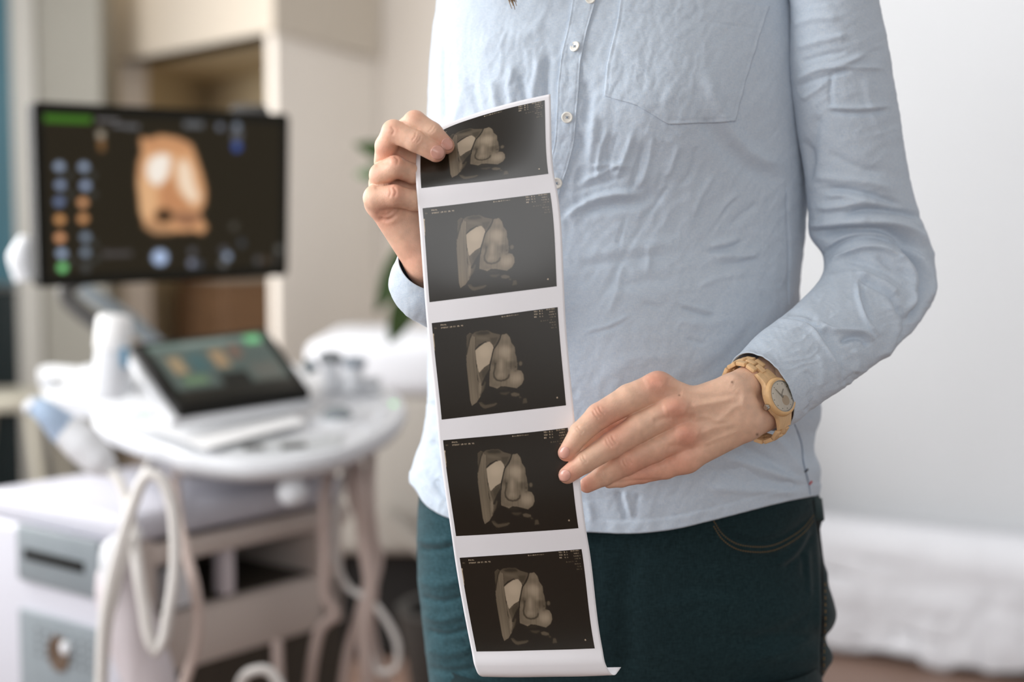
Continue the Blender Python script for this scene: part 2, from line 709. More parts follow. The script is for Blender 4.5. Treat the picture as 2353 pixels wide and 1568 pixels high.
for i, (ya, yb, za, zb) in enumerate(((0.2, 1.8, 0.95, 2.5), (2.4, 3.8, 0.8, 2.4))):
    w = MB()
    for (c, s) in (((-2.03, (ya + yb) / 2, za + .02), (0.06, yb - ya, 0.04)), ((-2.03, (ya + yb) / 2, zb - .02), (0.06, yb - ya, 0.04)),
                   ((-2.03, ya + .02, (za + zb) / 2), (0.06, 0.04, zb - za)), ((-2.03, yb - .02, (za + zb) / 2), (0.06, 0.04, zb - za)),
                   ((-2.03, (ya + yb) / 2, (za + zb) / 2), (0.06, 0.03, zb - za))):
        w.box(c, s)
    wo = w.build('window_%d' % (i + 1), M_frame)
    wo['kind'] = 'structure'
    MB().box((-2.035, (ya + yb) / 2, (za + zb) / 2), (0.006, yb - ya - .06, zb - za - .06)).build('pane', M_pane, wo)
flatbox('wall_right', 2.7, 2.8, -3.3, 6.6, 0, 2.7, M_wall_w)
ZC = 1.815
Cc, Bb = np.array([-0.783, 4.6]), np.array([-1.481, 5.4])
Bx = Cc + (Bb - Cc) * 1.22
Ca = Cc + (Bb - Cc) * 0.03
slab('wall_back_left_pier', Bb, Bx, 0, 2.7, 0.12, M_wall, side=-1)
slab('wall_back_lintel', Ca, Bb, ZC, 2.7, 0.12, M_wall, side=-1)
slab('wall_back_right_face', Cc, (-0.53, 5.3), 0, 2.7, 0.03, M_wall, side=-1)
slab('trim_2', Cc + (0.012, -0.035), (-0.50, 5.26), ZC, 2.7, 0.02, M_tan, side=-1)
slab('trim_3', Bx, Cc + (0.012, -0.035), ZC, 2.7, 0.02, M_tan, side=1)
slab('wall_back', (-0.53, 5.3), (0.35, 5.3), 0, 2.7, 0.1, M_wall)
slab('wall_back_return', (0.3, 5.3), (0.3, 4.5), 0, 2.7, 0.1, M_wall_w)
slab('wall_right_angled', (0.3, 4.5), (2.72, 3.05), 0, 2.7, 0.1, M_wall_w)
slab('wall_alcove_left', Bb + (0.005, 0), (-1.321, 6.2), 0, ZC, 0.08, M_olive)
slab('wall_alcove_right', (-1.321, 6.2), (-0.72, 5.42), 0, ZC, 0.08, M_olive)
MB().prism([(Ca[0], Ca[1], ZC), (Bb[0], Bb[1], ZC), (-1.34, 6.25, ZC), (-0.65, 5.42, ZC)], (0, 0, 0.05)).build(
    'ceiling_alcove', M_olive)['kind'] = 'structure'
# grey pier with the glazed door at the far left
xg0, xg1 = P(96, 500, 5.0)[0], P(240, 500, 5.0)[0]
flatbox('wall_grey_pier', xg0, xg1, 5.0, 5.14, 0, 2.7, M_grey_wall)
xf0 = P(42, 500, 5.0)[0]
flatbox('trim_1', xf0, xg0 - 0.002, 4.97, 5.12, 0, 2.7, M_frame)
zt = PZ(20, 655, 0.9)
dr = MB().box(((-2.0 + xf0) / 2, 5.05, 1.85), (xf0 + 2.0, 0.05, 1.7)).build('door_1', M_teal)
dr['kind'] = 'structure'
z_sill = 1.2 - (905 - 521) / FPX * 5.0
z_mid = 1.2 - (665 - 521) / FPX * 5.0
MB().box(((-2.0 + xf0) / 2, 5.05, (z_sill + z_mid) / 2), (xf0 + 2.0, 0.052, z_mid - z_sill)).build('lower_pane', M_dark, dr)
MB().box(((-2.0 + xf0) / 2, 5.03, z_sill - 0.03), (xf0 + 2.0, 0.12, 0.06)).build('door_rail', M_grey_wall, dr)
MB().box(((-2.0 + xf0) / 2, 5.05, (z_sill - 0.06) / 2), (xf0 + 2.0, 0.05, z_sill - 0.06)).build('kick_panel', M_dark, dr)

# low chest in the alcove
cab = empty('wooden_cabinet', (-1.12, 5.60, 0))
tag(cab, 'blurred brown wooden cabinet inside the alcove behind the monitor', 'cabinet')
M_wood_d = mat('dark_wood', (112, 84, 60), rough=0.5, var=0.15, vscale=6, stretch=(1, 1, 6))
Rc = Matrix.Rotation(math.radians(-53), 3, 'Z')
CBX, CBY = -1.12, 5.60
MB().box((CBX, CBY, 0.5), (0.42, 0.24, 1.0), Rc, 0.008).build('body', M_wood_d, cab)
MB().box((CBX, CBY, 1.01), (0.45, 0.27, 0.03), Rc, 0.004).build('cabinet_top', mat('grey_top', (150, 145, 135)), cab)
for s in (-1, 1):
    c = Vector((CBX, CBY, 0.5)) + Rc @ Vector((s * 0.105, -0.126, 0))
    dd = MB().box(c, (0.2, 0.014, 0.9), Rc, 0.004).build('door', M_wood_d, cab)
    c2 = c + Rc @ Vector((-s * 0.09, -0.015, 0.1))
    MB().box(c2, (0.012, 0.02, 0.1), Rc, 0.003).build('handle', M_frame, dd)

# white sheet lying against the foot of the angled wall
M_sheet = mat('white_sheet', (220, 222, 228), rough=0.85, spec=0.1, var=0.02, vscale=9)
A0, A1 = np.array([0.62, 4.31]), np.array([1.95, 3.5])
A0 = A0 - np.array([0.06, 0.10])
A1 = A1 - np.array([0.06, 0.10])
dA = (A1 - A0)
nA = np.array([dA[1], -dA[0]]) / np.linalg.norm(dA)
nu, nv = 140, 30
U, Vv = np.meshgrid(np.linspace(0, 1, nu), np.linspace(0, 1, nv), indexing='xy')
hem = 0.012 + 0.016 * (vnoise(U * 9, U * 0, 3)) + 0.01 * vnoise(U * 23, U * 0, 4)
zz = 0.335 + (hem - 0.335) * Vv
foldd = 0.022 * fbm(U * 14, Vv * 1.5, 9, 4) * (0.2 + Vv) + 0.02 * Vv + 0.010 * fbm(U * 5, Vv * 6, 19, 3)
back = np.clip(1 - Vv / 0.12, 0, 1) ** 2 * 0.06
G = np.stack([A0[0] + dA[0] * U + nA[0] * (foldd + 0.02 - back), A0[1] + dA[1] * U + nA[1] * (foldd + 0.02 - back), zz], -1)
sh = link('draped_sheet', mesh_np('draped_sheet', G, grid_faces(nv, nu)), M_sheet)
sd = sh.modifiers.new('s', 'SOLIDIFY')
sd.thickness = 0.05
sd.offset = -1 if nA[1] < 0 else 1
tag(sh, 'white cloth bunched along the foot of the wall at lower right', 'cloth')

# ------------------------------------------------------------------ couch behind the person
M_vinyl = mat('grey_vinyl', (170, 165, 158), rough=0.5, spec=0.3, var=0.03, vscale=6)
M_under = mat('couch_under_black', (14, 13, 12), rough=0.6)
cx0, cx1 = P(730, 900, 4.0)[0], 0.22
cm = (cx0 + cx1) / 2
cl = cx1 - cx0
couch = empty('examination_couch', (cm, 4.1, 0))
tag(couch, 'grey examination couch with white sheet behind the person', 'couch')
MB().box((cm, 4.1, 0.53), (cl, 0.62, 0.44), bev=0.03, seg=3).build('couch_body', M_vinyl, couch, True)
MB().box((cm, 4.1, 0.82), (cl + 0.01, 0.64, 0.15), bev=0.035, seg=3).build('white_sheet_cover', M_sheet, couch, True)
MB().box((cm, 4.12, 0.16), (cl - 0.1, 0.5, 0.28)).build('underside_shade', M_under, couch)  # black block filling the gap under the couch, in place of its shade
MB().tube([P(880, 1170, 3.74), P(1010, 1300, 3.74)], 0.02).build('side_rail', M_vinyl, couch, True)
for sx in (-1, 1):
    for sy in (-1, 1):
        MB().lathe((cm + sx * (cl / 2 - .08), 4.1 + sy * .22, 0), (0, 0, 1), [(0, .03), (0.03, .03), (0.04, .018), (0.31, .018)]).build(
            'leg', M_under, couch, True)

# ------------------------------------------------------------------ potted plant
M_leaf = mat('leaf_green', (54, 76, 34), rough=0.45, spec=0.4, var=0.25, vscale=12)
M_stem = mat('stem_brown', (95, 84, 52), rough=0.7)
M_pot = mat('charcoal_pot', (44, 42, 40), rough=0.6)
py_ = 3.32
pl = empty('potted_plant', (-0.12, py_, 0))
tag(pl, 'dark green broad-leaved plant half hidden behind the hand and shirt', 'plant')
MB().lathe((-0.12, py_, 0), (0, 0, 1), [(0, .10), (0.01, .11), (0.27, .15), (0.30, .155), (0.30, .13), (0.26, .125)]).build('pot', M_pot, pl, True)
MB().lathe((-0.12, py_, 0.2), (0, 0, 1), [(0, .1), (0.06, .126), (0.065, .02)]).build('soil', mat('soil', (50, 38, 30), rough=0.9), pl)
leaf_spec = [((955, 385), (812, 300), 26, -.02), ((930, 415), (814, 372), 22, .03), ((965, 545), (862, 690), 34, -.03),
             ((975, 625), (893, 765), 34, .04), ((1050, 400), (1000, 230), 30, .1),
             ((1060, 500), (1170, 380), 32, .05), ((1050, 640), (1160, 720), 34, .0), ((1020, 560), (940, 470), 24, .12)]
for (a, b, w, dy) in leaf_spec:
    pa, pb = P(a[0], a[1], py_), P(b[0], b[1], py_ + dy)
    stem_top = np.array([-0.12 + 0.02 * dy, py_, float(pa[2]) - 0.1])
    ax = pb - pa
    L = np.linalg.norm(ax)
    ax /= L
    sd_ = np.cross(ax, (0, 1, 0))
    sd_ /= np.linalg.norm(sd_)
    nrm = np.cross(ax, sd_)
    wv = w * py_ / FPX
    n = 12
    V, F = [], []
    for i in range(n + 1):
        t = i / n
        hw = wv * (math.sin(math.pi * t ** 0.8) ** 0.8 if 0 < t < 1 else 0.02)
        c = pa + ax * L * t - np.array([0, 0, 1]) * 0.03 * t * t + nrm * 0.01 * math.sin(3 * t)
        for s in (-1, -.5, 0, .5, 1):
            V.append(c + sd_ * hw * s + nrm * 0.25 * hw * abs(s))
    f = grid_faces(n + 1, 5)
    lf = link('leaf', mesh_np('leaf', np.array(V), f), M_leaf, pl)
    sdm = lf.modifiers.new('s', 'SOLIDIFY')
    sdm.thickness = 0.0012
    MB().tube([(-0.12, py_, 0.25), stem_top, pa], 0.004, 6, smooth=10).build('stem', M_stem, pl, True)

# pale splay-legged stool at the left edge
M_stool = mat('beige_stool', (172, 168, 155), rough=0.6, var=0.03, vscale=8)
stl = empty('tall_stool', (P(-20, 900, 4.3)[0], 4.45, 0))
tag(stl, 'pale beige tall stool with splayed legs at the left edge', 'stool')
zs = 1.2 - (935 - 521) / FPX * 4.3
xs = float(P(-20, 900, 4.3)[0])
MB().lathe((xs, 4.45, zs - 0.02), (0, 0, 1), [(0, .13), (0.004, .145), (0.03, .15), (0.045, .14)]).build('seat', M_stool, stl, True)
for (dx, dy) in ((1, -1), (1, 1), (-1, -1), (-1, 1)):
    MB().tube([(xs + dx * .09, 4.45 + dy * .09, zs), (xs + dx * .2, 4.45 + dy * .17, 0.0)], 0.017).build('leg', M_stool, stl, True)
MB().tube([(xs + .15, 4.32, .35), (xs + .15, 4.58, .35)], .01).build('foot_rail', M_stool, stl, True)
# light upright post between stool and cart
# ------------------------------------------------------------------ ultrasound machine
M_cart = mat('cart_lilac_white', (196, 196, 205), rough=0.45, spec=0.3)
M_white = mat('machine_white', (218, 220, 224), rough=0.4, spec=0.4)
M_warm = mat('machine_putty', (196, 184, 176), rough=0.5, spec=0.3)
M_lilac = mat('machine_bumper', (206, 198, 202), rough=0.45)
M_gpan = mat('machine_grey', (128, 136, 141), rough=0.5, var=0.03, vscale=20)
M_black = mat('gloss_black', (12, 12, 9), rough=0.55, spec=0.15)
M_dkgrey = mat('dark_grey_plastic', (70, 68, 66), rough=0.5)
M_cable = mat('cable_white', (214, 210, 206), rough=0.5)
M_cable_p = mat('cable_pinkish', (186, 168, 160), rough=0.5)
M_shelf = mat('shelf_dark', (58, 50, 40), rough=0.7)
K = np.array([float(P(280, 1200, 2.2)[0]), 2.2])
rd, ld = np.array([0.62, 0.785]), np.array([-0.785, 0.62])


def KP(r, l, z):
    p = K + rd * r + ld * l
    return np.array([p[0], p[1], z])


Rk = Matrix(((rd[0], ld[0], 0), (rd[1], ld[1], 0), (0, 0, 1)))
machine = empty('ultrasound_machine', tuple(KP(.24, .19, 0)))
tag(machine, 'white ultrasound cart with large monitor, touch panel and control deck', 'ultrasound machine')


def kbox(r0, r1, l0, l1, z0, z1, bev=0.0, seg=2, mb=None):
    c = KP((r0 + r1) / 2, (l0 + l1) / 2, (z0 + z1) / 2)
    return (mb or MB()).box(c, (r1 - r0, l1 - l0, z1 - z0), Rk, bev, seg)


kbox(0, .5, 0, .40, .695, .745, .018, 3).build('top_cover', M_cart, machine, True)
body = kbox(.012, .07, .0, .40, .16, .70, .012)
kbox(.07, .5, .012, .40, .465, .565, .01, 2, body)
kbox(.07, .5, .25, .40, .12, .70, .01, 2, body)
kbox(.43, .5, .012, .26, .475, .70, .01, 2, body)
cart = body.build('cart_body', M_warm, machine, True)
kbox(-.012, .012, -.0, .40, .16, .70, .012, 3).build('front_shell', M_cart, cart, True)
kbox(.06, .50, -.004, .02, .655, .69, .006).build('side_ledge', M_warm, cart, True)
kbox(.07, .5, .02, .25, .16, .47).build('dark_chassis', M_shelf, cart)
kbox(.07, .43, .03, .25, .566, .57).build('shelf', M_shelf, cart)
kbox(.07, .43, .235, .25, .57, .695).build('shelf_back', M_shelf, cart)
kbox(.10, .16, .02, .12, .57, .638, .004).build('white_socket_box', M_white, cart, True)
kbox(.22, .245, .02, .05, .57, .66, .004).build('shelf_post', M_lilac, cart, True)
up = kbox(-.022, -.01, .035, .262, .61, .705, .006).build('grey_panel', M_gpan, machine, True)
kbox(-.026, -.02, .07, .235, .650, .668, .003).build('slot', M_black, up)
lo = kbox(-.022, -.01, .035, .262, .17, .562, .006).build('grey_panel', M_gpan, machine, True)
MB().lathe(KP(-.02, .145, .505), (-rd[0], -rd[1], 0), [(0, .03), (.004, .03), (.005, .024), (.003, .02)]).build(
    'round_connector', mat('brown_metal', (120, 100, 84), rough=0.35, metal=0.5), lo, True)
MB().lathe(KP(-.024, .12, .52), (-rd[0], -rd[1], 0), [(0, .011), (.006, .011), (.008, .008)]).build('silver_knob', M_white, lo, True)
rs = np.random.RandomState(3)
gr = MB()
for i in range(7):
    for j in range(4):
        gr.lathe(KP(-.021, .06 + i * .024, .535 - j * .014), (-rd[0], -rd[1], 0), [(0, .0035), (.002, .0035)], 8)
g_ = gr.build('vent_hole', M_dkgrey, lo)
g_['kind'] = 'stuff'
# corner bumper
MB().tube([P(300, 1235, 2.14), P(272, 1330, 2.12), P(300, 1440, 2.12), P(345, 1568, 2.12), P(350, 1900, 2.12)],
          [.016, .034, .042, .04, .034], 18, smooth=24).build('corner_bumper', M_lilac, machine, True)
MB().tube([P(318, 1228, 2.15), P(262, 1270, 2.10), P(262, 1390, 2.09)], [.012, .02, .012], 14, smooth=16).build(
    'bumper_highlight_rib', M_white, machine, True)
for (r, l) in ((.06, .06), (.44, .06), (.06, .36), (.44, .36)):
    MB().lathe(KP(r, l - .015, .05), (ld[0], ld[1], 0), [(0, .045), (.003, .05), (.027, .05), (.03, .045)]).build(
        'castor', M_dkgrey, machine, True)
    MB().lathe(KP(r, l, .05), (0, 0, 1), [(0, .012), (.12, .012)]).build('castor_stem', M_dkgrey, machine, True)


def D(px, py, h=0.0):
    d = ray(px, py)
    a = 0.1417
    # z = .813 + (Y-2.15)*a + h
    t = (0.813 - 2.15 * a + h - CAM[2]) / (d[..., 2] - a * d[..., 1])
    return CAM + d * np.asarray(t)[..., None]


ND = np.array([0, -0.1417, 1.0])
ND /= np.linalg.norm(ND)
# column
cc = D(560, 1000, -.05)
MB().box((cc[0] + .02, cc[1] + .16, .79), (.16, .16, .14), bev=.02).build('column', M_dkgrey, machine, True)
MB().box((cc[0] + .0, cc[1] + .10, .762), (.26, .22, .03), bev=.012).build('column_collar', M_warm, machine, True)
out = [(215, 930), (222, 968), (300, 1002), (380, 1026), (430, 1046), (520, 1060), (600, 1063), (700, 1055), (790, 1036),
       (860, 1006), (910, 972), (932, 935), (915, 905), (870, 885), (800, 870), (700, 850), (600, 800), (400, 800),
       (300, 850), (225, 890)]
oc = np.array(out, float)
kk = np.arange(len(oc) + 1)
ocs = hermite(kk, np.vstack([oc, oc[:1]]), np.linspace(0, len(oc), 90)[:-1])
Dt = D(ocs[:, 0], ocs[:, 1])
cen = Dt.mean(0)
dk = MB()
prof = [(0.90, .000), (0.985, .001), (1.0, -.006), (1.005, -.016), (0.985, -.030), (0.93, -.040), (0.80, -.046)]
R_ = [cen + (Dt - cen) * s + ND * h for s, h in prof]
V = np.vstack(R_)
f = [tuple(q) for q in grid_faces(len(prof), len(Dt), wrap=True)]
f += [tuple(range(len(Dt)))[::-1], tuple(range((len(prof) - 1) * len(Dt), len(prof) * len(Dt)))]
dk.add(V, f)
deck = dk.build('control_deck', M_white, machine, True)


def dplate(name, pts, h0, h1, m, parent, bev=0):
    pts = np.array(pts, float)
    a = D(pts[:, 0], pts[:, 1], h0)
    return MB().prism(a, ND * (h1 - h0)).build(name, m, parent)


dplate('rest_recess', [(480, 1012), (560, 1008), (700, 1010), (790, 1000), (780, 1030), (700, 1042), (560, 1046), (490, 1034)], .000, .003,
       mat('recess_grey', (190, 193, 195)), deck)
dplate('grip_slot', [(560, 1028), (606, 1026), (608, 1036), (562, 1038)], .002, .0045, M_dkgrey, deck)
dplate('grip_slot', [(645, 1025), (700, 1020), (704, 1030), (648, 1036)], .002, .0045, M_dkgrey, deck)
dplate('button_strip', [(470, 1008), (540, 1002), (545, 1012), (475, 1019)], .002, .005, M_gpan, deck)
for (x, y) in ((462, 926), (520, 917), (578, 909), (634, 902), (688, 897)):
    MB().lathe(D(x, y), ND, [(0, .012), (.014, .011), (.018, .009)]).build('knob', M_white, deck, True)
MB().lathe(D(775, 962), ND, [(0, .05), (.006, .048), (.008, .04), (.003, .034)]).build('trackball_ring', M_white, deck, True)
MB().lathe(D(775, 962), ND, [(0, .026), (.008, .026), (.016, .02), (.02, .008)]).build('trackball', M_gpan, deck, True)
rs = np.random.RandomState(5)
for (x, y) in ((716, 925), (750, 918), (784, 914), (820, 915), (852, 925), (880, 945), (845, 985), (870, 968), (716, 985), (735, 1005)):
    MB().lathe(D(x, y), ND, [(0, .0085), (.005, .0085), (.006, .006)], 16).build('key_button', M_white, deck, True)
M_led = mat('green_led', (170, 240, 170), emit=(120, 255, 140), estr=0.5)
MB().lathe(D(325, 958), ND, [(0, .008), (.003, .007)], 16).build('green_light', M_led, deck, True)
MB().lathe(D(905, 930), ND, [(0, .006), (.003, .005)], 16).build('green_light', M_led, deck, True)
# left holder tray and cup
dplate('holder_tray', [(92, 878), (118, 872), (210, 880), (225, 930), (215, 962), (110, 955)], -.03, .0, M_white, deck)
dplate('holder_wall', [(88, 872), (120, 868), (122, 890), (92, 892)], .0, .018, M_white, deck)
MB().lathe(D(250, 930, -.03), (0, 0, 1), [(0, .04), (.05, .046), (.075, .047), (.075, .036), (.02, .034)]).build('cup_holder', M_white, deck, True)
# white ball knob under deck
pk = P(672, 1132, 2.3)
MB().lathe(pk + np.array([0, 0, -.024]), (0, 0, 1), [(0, .004), (.004, .014), (.012, .022), (.024, .025), (.036, .022), (.05, .012), (.08, .008)]).build(
    'lock_knob', M_white, machine, True)

# touch panel
tq = [P(303, 792, 2.55), P(612, 756, 2.75), P(712, 898, 2.5), P(412, 940, 2.3)]
tn = np.cross(tq[1] - tq[0], tq[3] - tq[0])
tn /= np.linalg.norm(tn)
_r = ray(712, 898)
tq[2] = CAM + _r * (((tq[0] - CAM) @ tn) / (_r @ tn))
if tn[1] > 0:
    tn = -tn
tp = MB().prism(tq, -tn * 0.016).build('touch_panel', M_black, machine)
hs = [tq[0] - tn * .017 + (tq[0] - tq[1]) * .03, tq[1] - tn * .017, tq[2] - tn * .017 + (tq[2] - tq[1]) * .01,
      tq[3] - tn * .017 + (tq[3] - tq[2]) * .05 + (tq[3] - tq[0]) * .01]
MB().prism(hs, -tn * 0.014).build('touch_panel_housing', M_white, tp)


def screen_grid(name, q, inset, canvas, mt, parent, nrm, off):
    H, W = canvas.shape[:2]
    u, v = np.meshgrid(np.linspace(inset, 1 - inset, W), np.linspace(inset, 1 - inset, H))
    q = [np.asarray(a, float) for a in q]
    G = (q[0] * ((1 - u) * (1 - v))[..., None] + q[1] * (u * (1 - v))[..., None] + q[2] * (u * v)[..., None]
         + q[3] * ((1 - u) * v)[..., None]) + nrm * off
    return link(name, mesh_np(name, G, grid_faces(H, W), lin(canvas * 255)), mt, parent)


M_scr = mat('lit_screen', (10, 10, 10), rough=0.3, attr='col', attr_emit=0.9, spec=0.12)
M_scr2 = mat('lit_touch_screen', (10, 10, 10), rough=0.4, attr='col', attr_emit=1.0, spec=0.2)
H, W = 90, 150
cv = np.zeros((H, W, 3))
cv[:] = np.array([76, 88, 84]) / 255
yy, xx = np.mgrid[0:H, 0:W] / np.array([H, W])[:, None, None]
cv[(yy < .12)] = np.array([96, 116, 110]) / 255
for (x, y, w, h, c) in ((.08, .25, .12, .3, (150, 130, 100)), (.25, .2, .14, .35, (60, 90, 92)), (.45, .2, .12, .32, (150, 125, 95)),
                        (.62, .15, .1, .25, (110, 84, 72)), (.82, .02, .14, .14, (110, 190, 130)), (.1, .6, .2, .14, (95, 120, 90)),
                        (.4, .62, .25, .2, (20, 22, 20)), (.7, .5, .25, .3, (90, 92, 86)), (.0, .82, 1, .18, (24, 24, 20)),
                        (.28, .02, .4, .06, (120, 135, 130))):
    cv[(xx > x) & (xx < x + w) & (yy > y) & (yy < y + h)] = np.array(c) / 255
cv = blur(cv, 1.2)
screen_grid('touch_screen_image', tq, .07, cv, M_scr2, tp, tn, .0012)

# monitor
mq = [P(76, 233, 2.45), P(664, 262, 2.82), P(661, 634, 2.82), P(90, 661, 2.45)]
mn = np.cross(mq[1] - mq[0], mq[3] - mq[0])
mn /= np.linalg.norm(mn)
_r = ray(661, 634)
mq[2] = CAM + _r * (((mq[0] - CAM) @ mn) / (_r @ mn))
if mn[1] > 0:
    mn = -mn
# rounded outline
mu = (mq[1] - mq[0])
mw = np.linalg.norm(mu)
mu = mu / mw
mvv = (mq[3] - mq[0])
mvv = mvv / np.linalg.norm(mvv)
ol = []
for (c, a0) in ((0, 180), (1, 270), (2, 0), (3, 90)):
    sx, sy = (1, 1) if c == 0 else (-1, 1) if c == 1 else (-1, -1) if c == 2 else (1, -1)
    ctr = mq[c] + (mu * sx + mvv * sy) * .012
    for k in range(6):
        an = math.radians(a0 + 90 * k / 5)
        ol.append(ctr + .012 * (mu * math.cos(an) + mvv * math.sin(an)))
mon = MB().prism(ol, -mn * .026).build('monitor', M_black, machine)
bc = (mq[0] + mq[1] + mq[2] + mq[3]) / 4
ctr_ = [bc + (p - bc) * .8 - mn * .026 for p in mq]
MB().prism(ctr_, -mn * .03).build('monitor_back_shell', M_dkgrey, mon)
pb = P(575, 258, 2.86)
MB().box(pb, (.075, .03, .03), bev=.01).build('camera_bump', M_dkgrey, mon, True)
MB().tube([P(62, 545, 2.56), P(50, 590, 2.56), P(58, 645, 2.56)], [.012, .024, .018], 14, smooth=14).build('side_handle', M_white, mon, True)
MB().tube([bc - mn * .06, bc - mn * .12 + np.array([-.05, 0, -.12]), P(150, 672, 2.75), P(262, 775, 2.75), P(330, 850, 2.8)],
          .017, 12, smooth=24).build('monitor_arm', M_dkgrey, machine, True)
MB().tube([P(190, 664, 2.85), P(300, 735, 2.85), P(380, 810, 2.85)], .016, 12).build('arm_brace', M_gpan, machine, True)

H, W = 190, 280
uu, vv = np.meshgrid((np.arange(W) + .5) / W, (np.arange(H) + .5) / H)
ins = .012
uq, vq = ins + uu * (1 - 2 * ins), ins + vv * (1 - 2 * ins)
zx = (1 - uq) * (1 - vq) * 240 + uq * (1 - vq) * 2085 + uq * vq * 2080 + (1 - uq) * vq * 275
zy = (1 - uq) * (1 - vq) * 115 + uq * (1 - vq) * 200 + uq * vq * 1365 + (1 - uq) * vq * 1435
cv = np.zeros((H, W, 3))
cv[:] = np.array([20, 18, 12]) / 255
ins_m = inpoly(zx, zy, [(300, 200), (2010, 270), (2005, 1290), (340, 1350)])[..., None]
cv += ins_m * (np.array([38, 32, 20]) - np.array([20, 18, 12])) / 255


def put(poly, c, b=0.0, a=1.0):
    global cv
    m = blur(inpoly(zx, zy, poly), b)[..., None] * a
    cv = cv * (1 - m) + np.array(c) / 255 * m


def disc(x, y, r, c, b=.6, a=1.0):
    put([(x + r * math.cos(t), y + r * math.sin(t)) for t in np.linspace(0, 6.28, 18)], c, b, a)


put([(310, 210), (620, 222), (620, 270), (310, 262)], (62, 110, 30))
put([(650, 235), (800, 240), (800, 262), (650, 256)], (110, 108, 110))
put([(760, 270), (940, 280), (940, 310), (760, 300)], (95, 95, 98))
put([(1260, 255), (1400, 260), (1400, 300), (1260, 295)], (95, 97, 100))
disc(1530, 295, 26, (110, 116, 130))
disc(1660, 290, 30, (120, 130, 145))
put([(1620, 320), (1700, 320), (1700, 400), (1620, 400)], (85, 85, 88))
disc(1660, 435, 36, (60, 84, 150))
put([(655, 320), (705, 320), (705, 380), (655, 380)], (160, 150, 135), 1)
put([(660, 380), (705, 380), (705, 470), (665, 470)], (125, 90, 55), 1)
for (x, y, c) in ((405, 575, (150, 165, 190)), (565, 578, (150, 165, 190)), (412, 705, (140, 155, 185)), (575, 710, (150, 165, 195)),
                  (405, 825, (110, 125, 160)), (558, 830, (220, 160, 115)), (408, 950, (215, 155, 100)), (560, 945, (215, 155, 105)),
                  (410, 1080, (230, 165, 120)), (575, 1075, (125, 138, 155)), (420, 1190, (160, 178, 205)), (575, 1185, (125, 138, 155)),
                  (425, 1292, (130, 215, 135)), (575, 1290, (70, 72, 72))):
    disc(x, y, 34, c, 1.0)
for (x, y) in ((465, 640), (620, 640), (470, 770), (625, 770), (628, 1120), (480, 1240), (640, 1235)):
    disc(x, y, 26, (62, 64, 62), 1.0)
put([(680, 1175), (890, 1175), (890, 1215), (680, 1220)], (76, 72, 72), 1)
disc(1088, 1225, 58, (175, 195, 230), 1.2)
for (x, y, c) in ((1325, 1185, (85, 85, 90)), (1320, 1270, (130, 135, 155)), (1560, 1175, (80, 80, 85)), (1590, 1220, (150, 165, 190)),
                  (1560, 1270, (100, 100, 100)), (1370, 1275, (70, 75, 85)), (1640, 1005, (75, 72, 66)), (1700, 1125, (62, 66, 72)),
                  (1830, 1250, (80, 80, 82)), (1890, 1250, (72, 58, 44)), (2003, 1170, (95, 95, 92)), (1970, 1240, (60, 58, 55))):
    disc(x, y, 30, c, 1.0)
# lit 3D image on the screen
put([(945, 360), (1000, 380), (1090, 350), (1220, 370), (1320, 420), (1360, 520), (1400, 640), (1425, 740), (1420, 850), (1380, 900),
     (1400, 960), (1440, 1010), (1400, 1060), (1330, 1040), (1180, 1050), (1060, 1055), (980, 1010), (950, 900), (925, 700), (930, 560),
     (955, 480)], (214, 158, 112), 1.5)
put([(960, 380), (1120, 400), (1260, 400), (1330, 470), (1200, 440), (1000, 450)], (196, 140, 98), 2)
put([(1010, 520), (1090, 480), (1170, 500), (1150, 640), (1080, 720), (1010, 690), (985, 600)], (250, 240, 228), 2.2)
put([(1210, 540), (1280, 520), (1320, 600), (1340, 700), (1380, 800), (1330, 850), (1260, 790), (1215, 700)], (246, 222, 196), 2.5)
put([(940, 640), (1060, 740), (1060, 860), (1000, 990), (950, 900)], (226, 178, 132), 2)
put([(1090, 720), (1190, 650), (1210, 760), (1330, 870), (1200, 890), (1100, 860)], (196, 138, 96), 2)
put([(1060, 900), (1130, 870), (1200, 930), (1130, 980), (1060, 950)], (50, 34, 20), 2)
put([(1180, 900), (1370, 900), (1390, 960), (1300, 1010), (1200, 980)], (150, 106, 78), 2)
put([(960, 990), (1050, 960), (1060, 1000), (1180, 1000), (1160, 1050), (1040, 1052)], (170, 130, 95), 2)
screen_grid('screen_image', mq, ins, np.clip(cv, 0, 1), M_scr, mon, mn, .0015)


# ------------------------------------------------------------------ things on and around the machine
def cable(pts, r, m, parent=None, name='cable', n=90):
    W_ = np.array([P(a, b, c) for a, b, c in pts])
    return MB().tube(W_, r, 10, smooth=n).build(name, m, parent, True)


bot = empty('gel_bottle', tuple(P(252, 905, 2.42)))
tag(bot, 'white squeeze bottle with broad white cap standing in the cup holder', 'bottle')
b0, b1 = P(250, 915, 2.42), P(265, 722, 2.42)
bx = b1 - b0
bl = np.linalg.norm(bx)
MB().lathe(b0, bx, [(0, .024), (.004, .029), (bl * .45, .029), (bl * .58, .027), (bl * .60, .02)]).build('bottle_body', M_white, bot, True)
MB().lathe(b0 + bx * .585, bx, [(0, .030), (bl * .03, .031), (bl * .34, .030), (bl * .39, .027), (bl * .415, .018), (bl * .42, .004)]).build(
    'cap', mat('cap_white', (240, 240, 240), rough=0.4), bot, True)
MB().box(P(287, 822, 2.39), (.010, .016, .034), bev=.004).build('blue_label', mat('blue_print', (70, 128, 160)), bot, True)

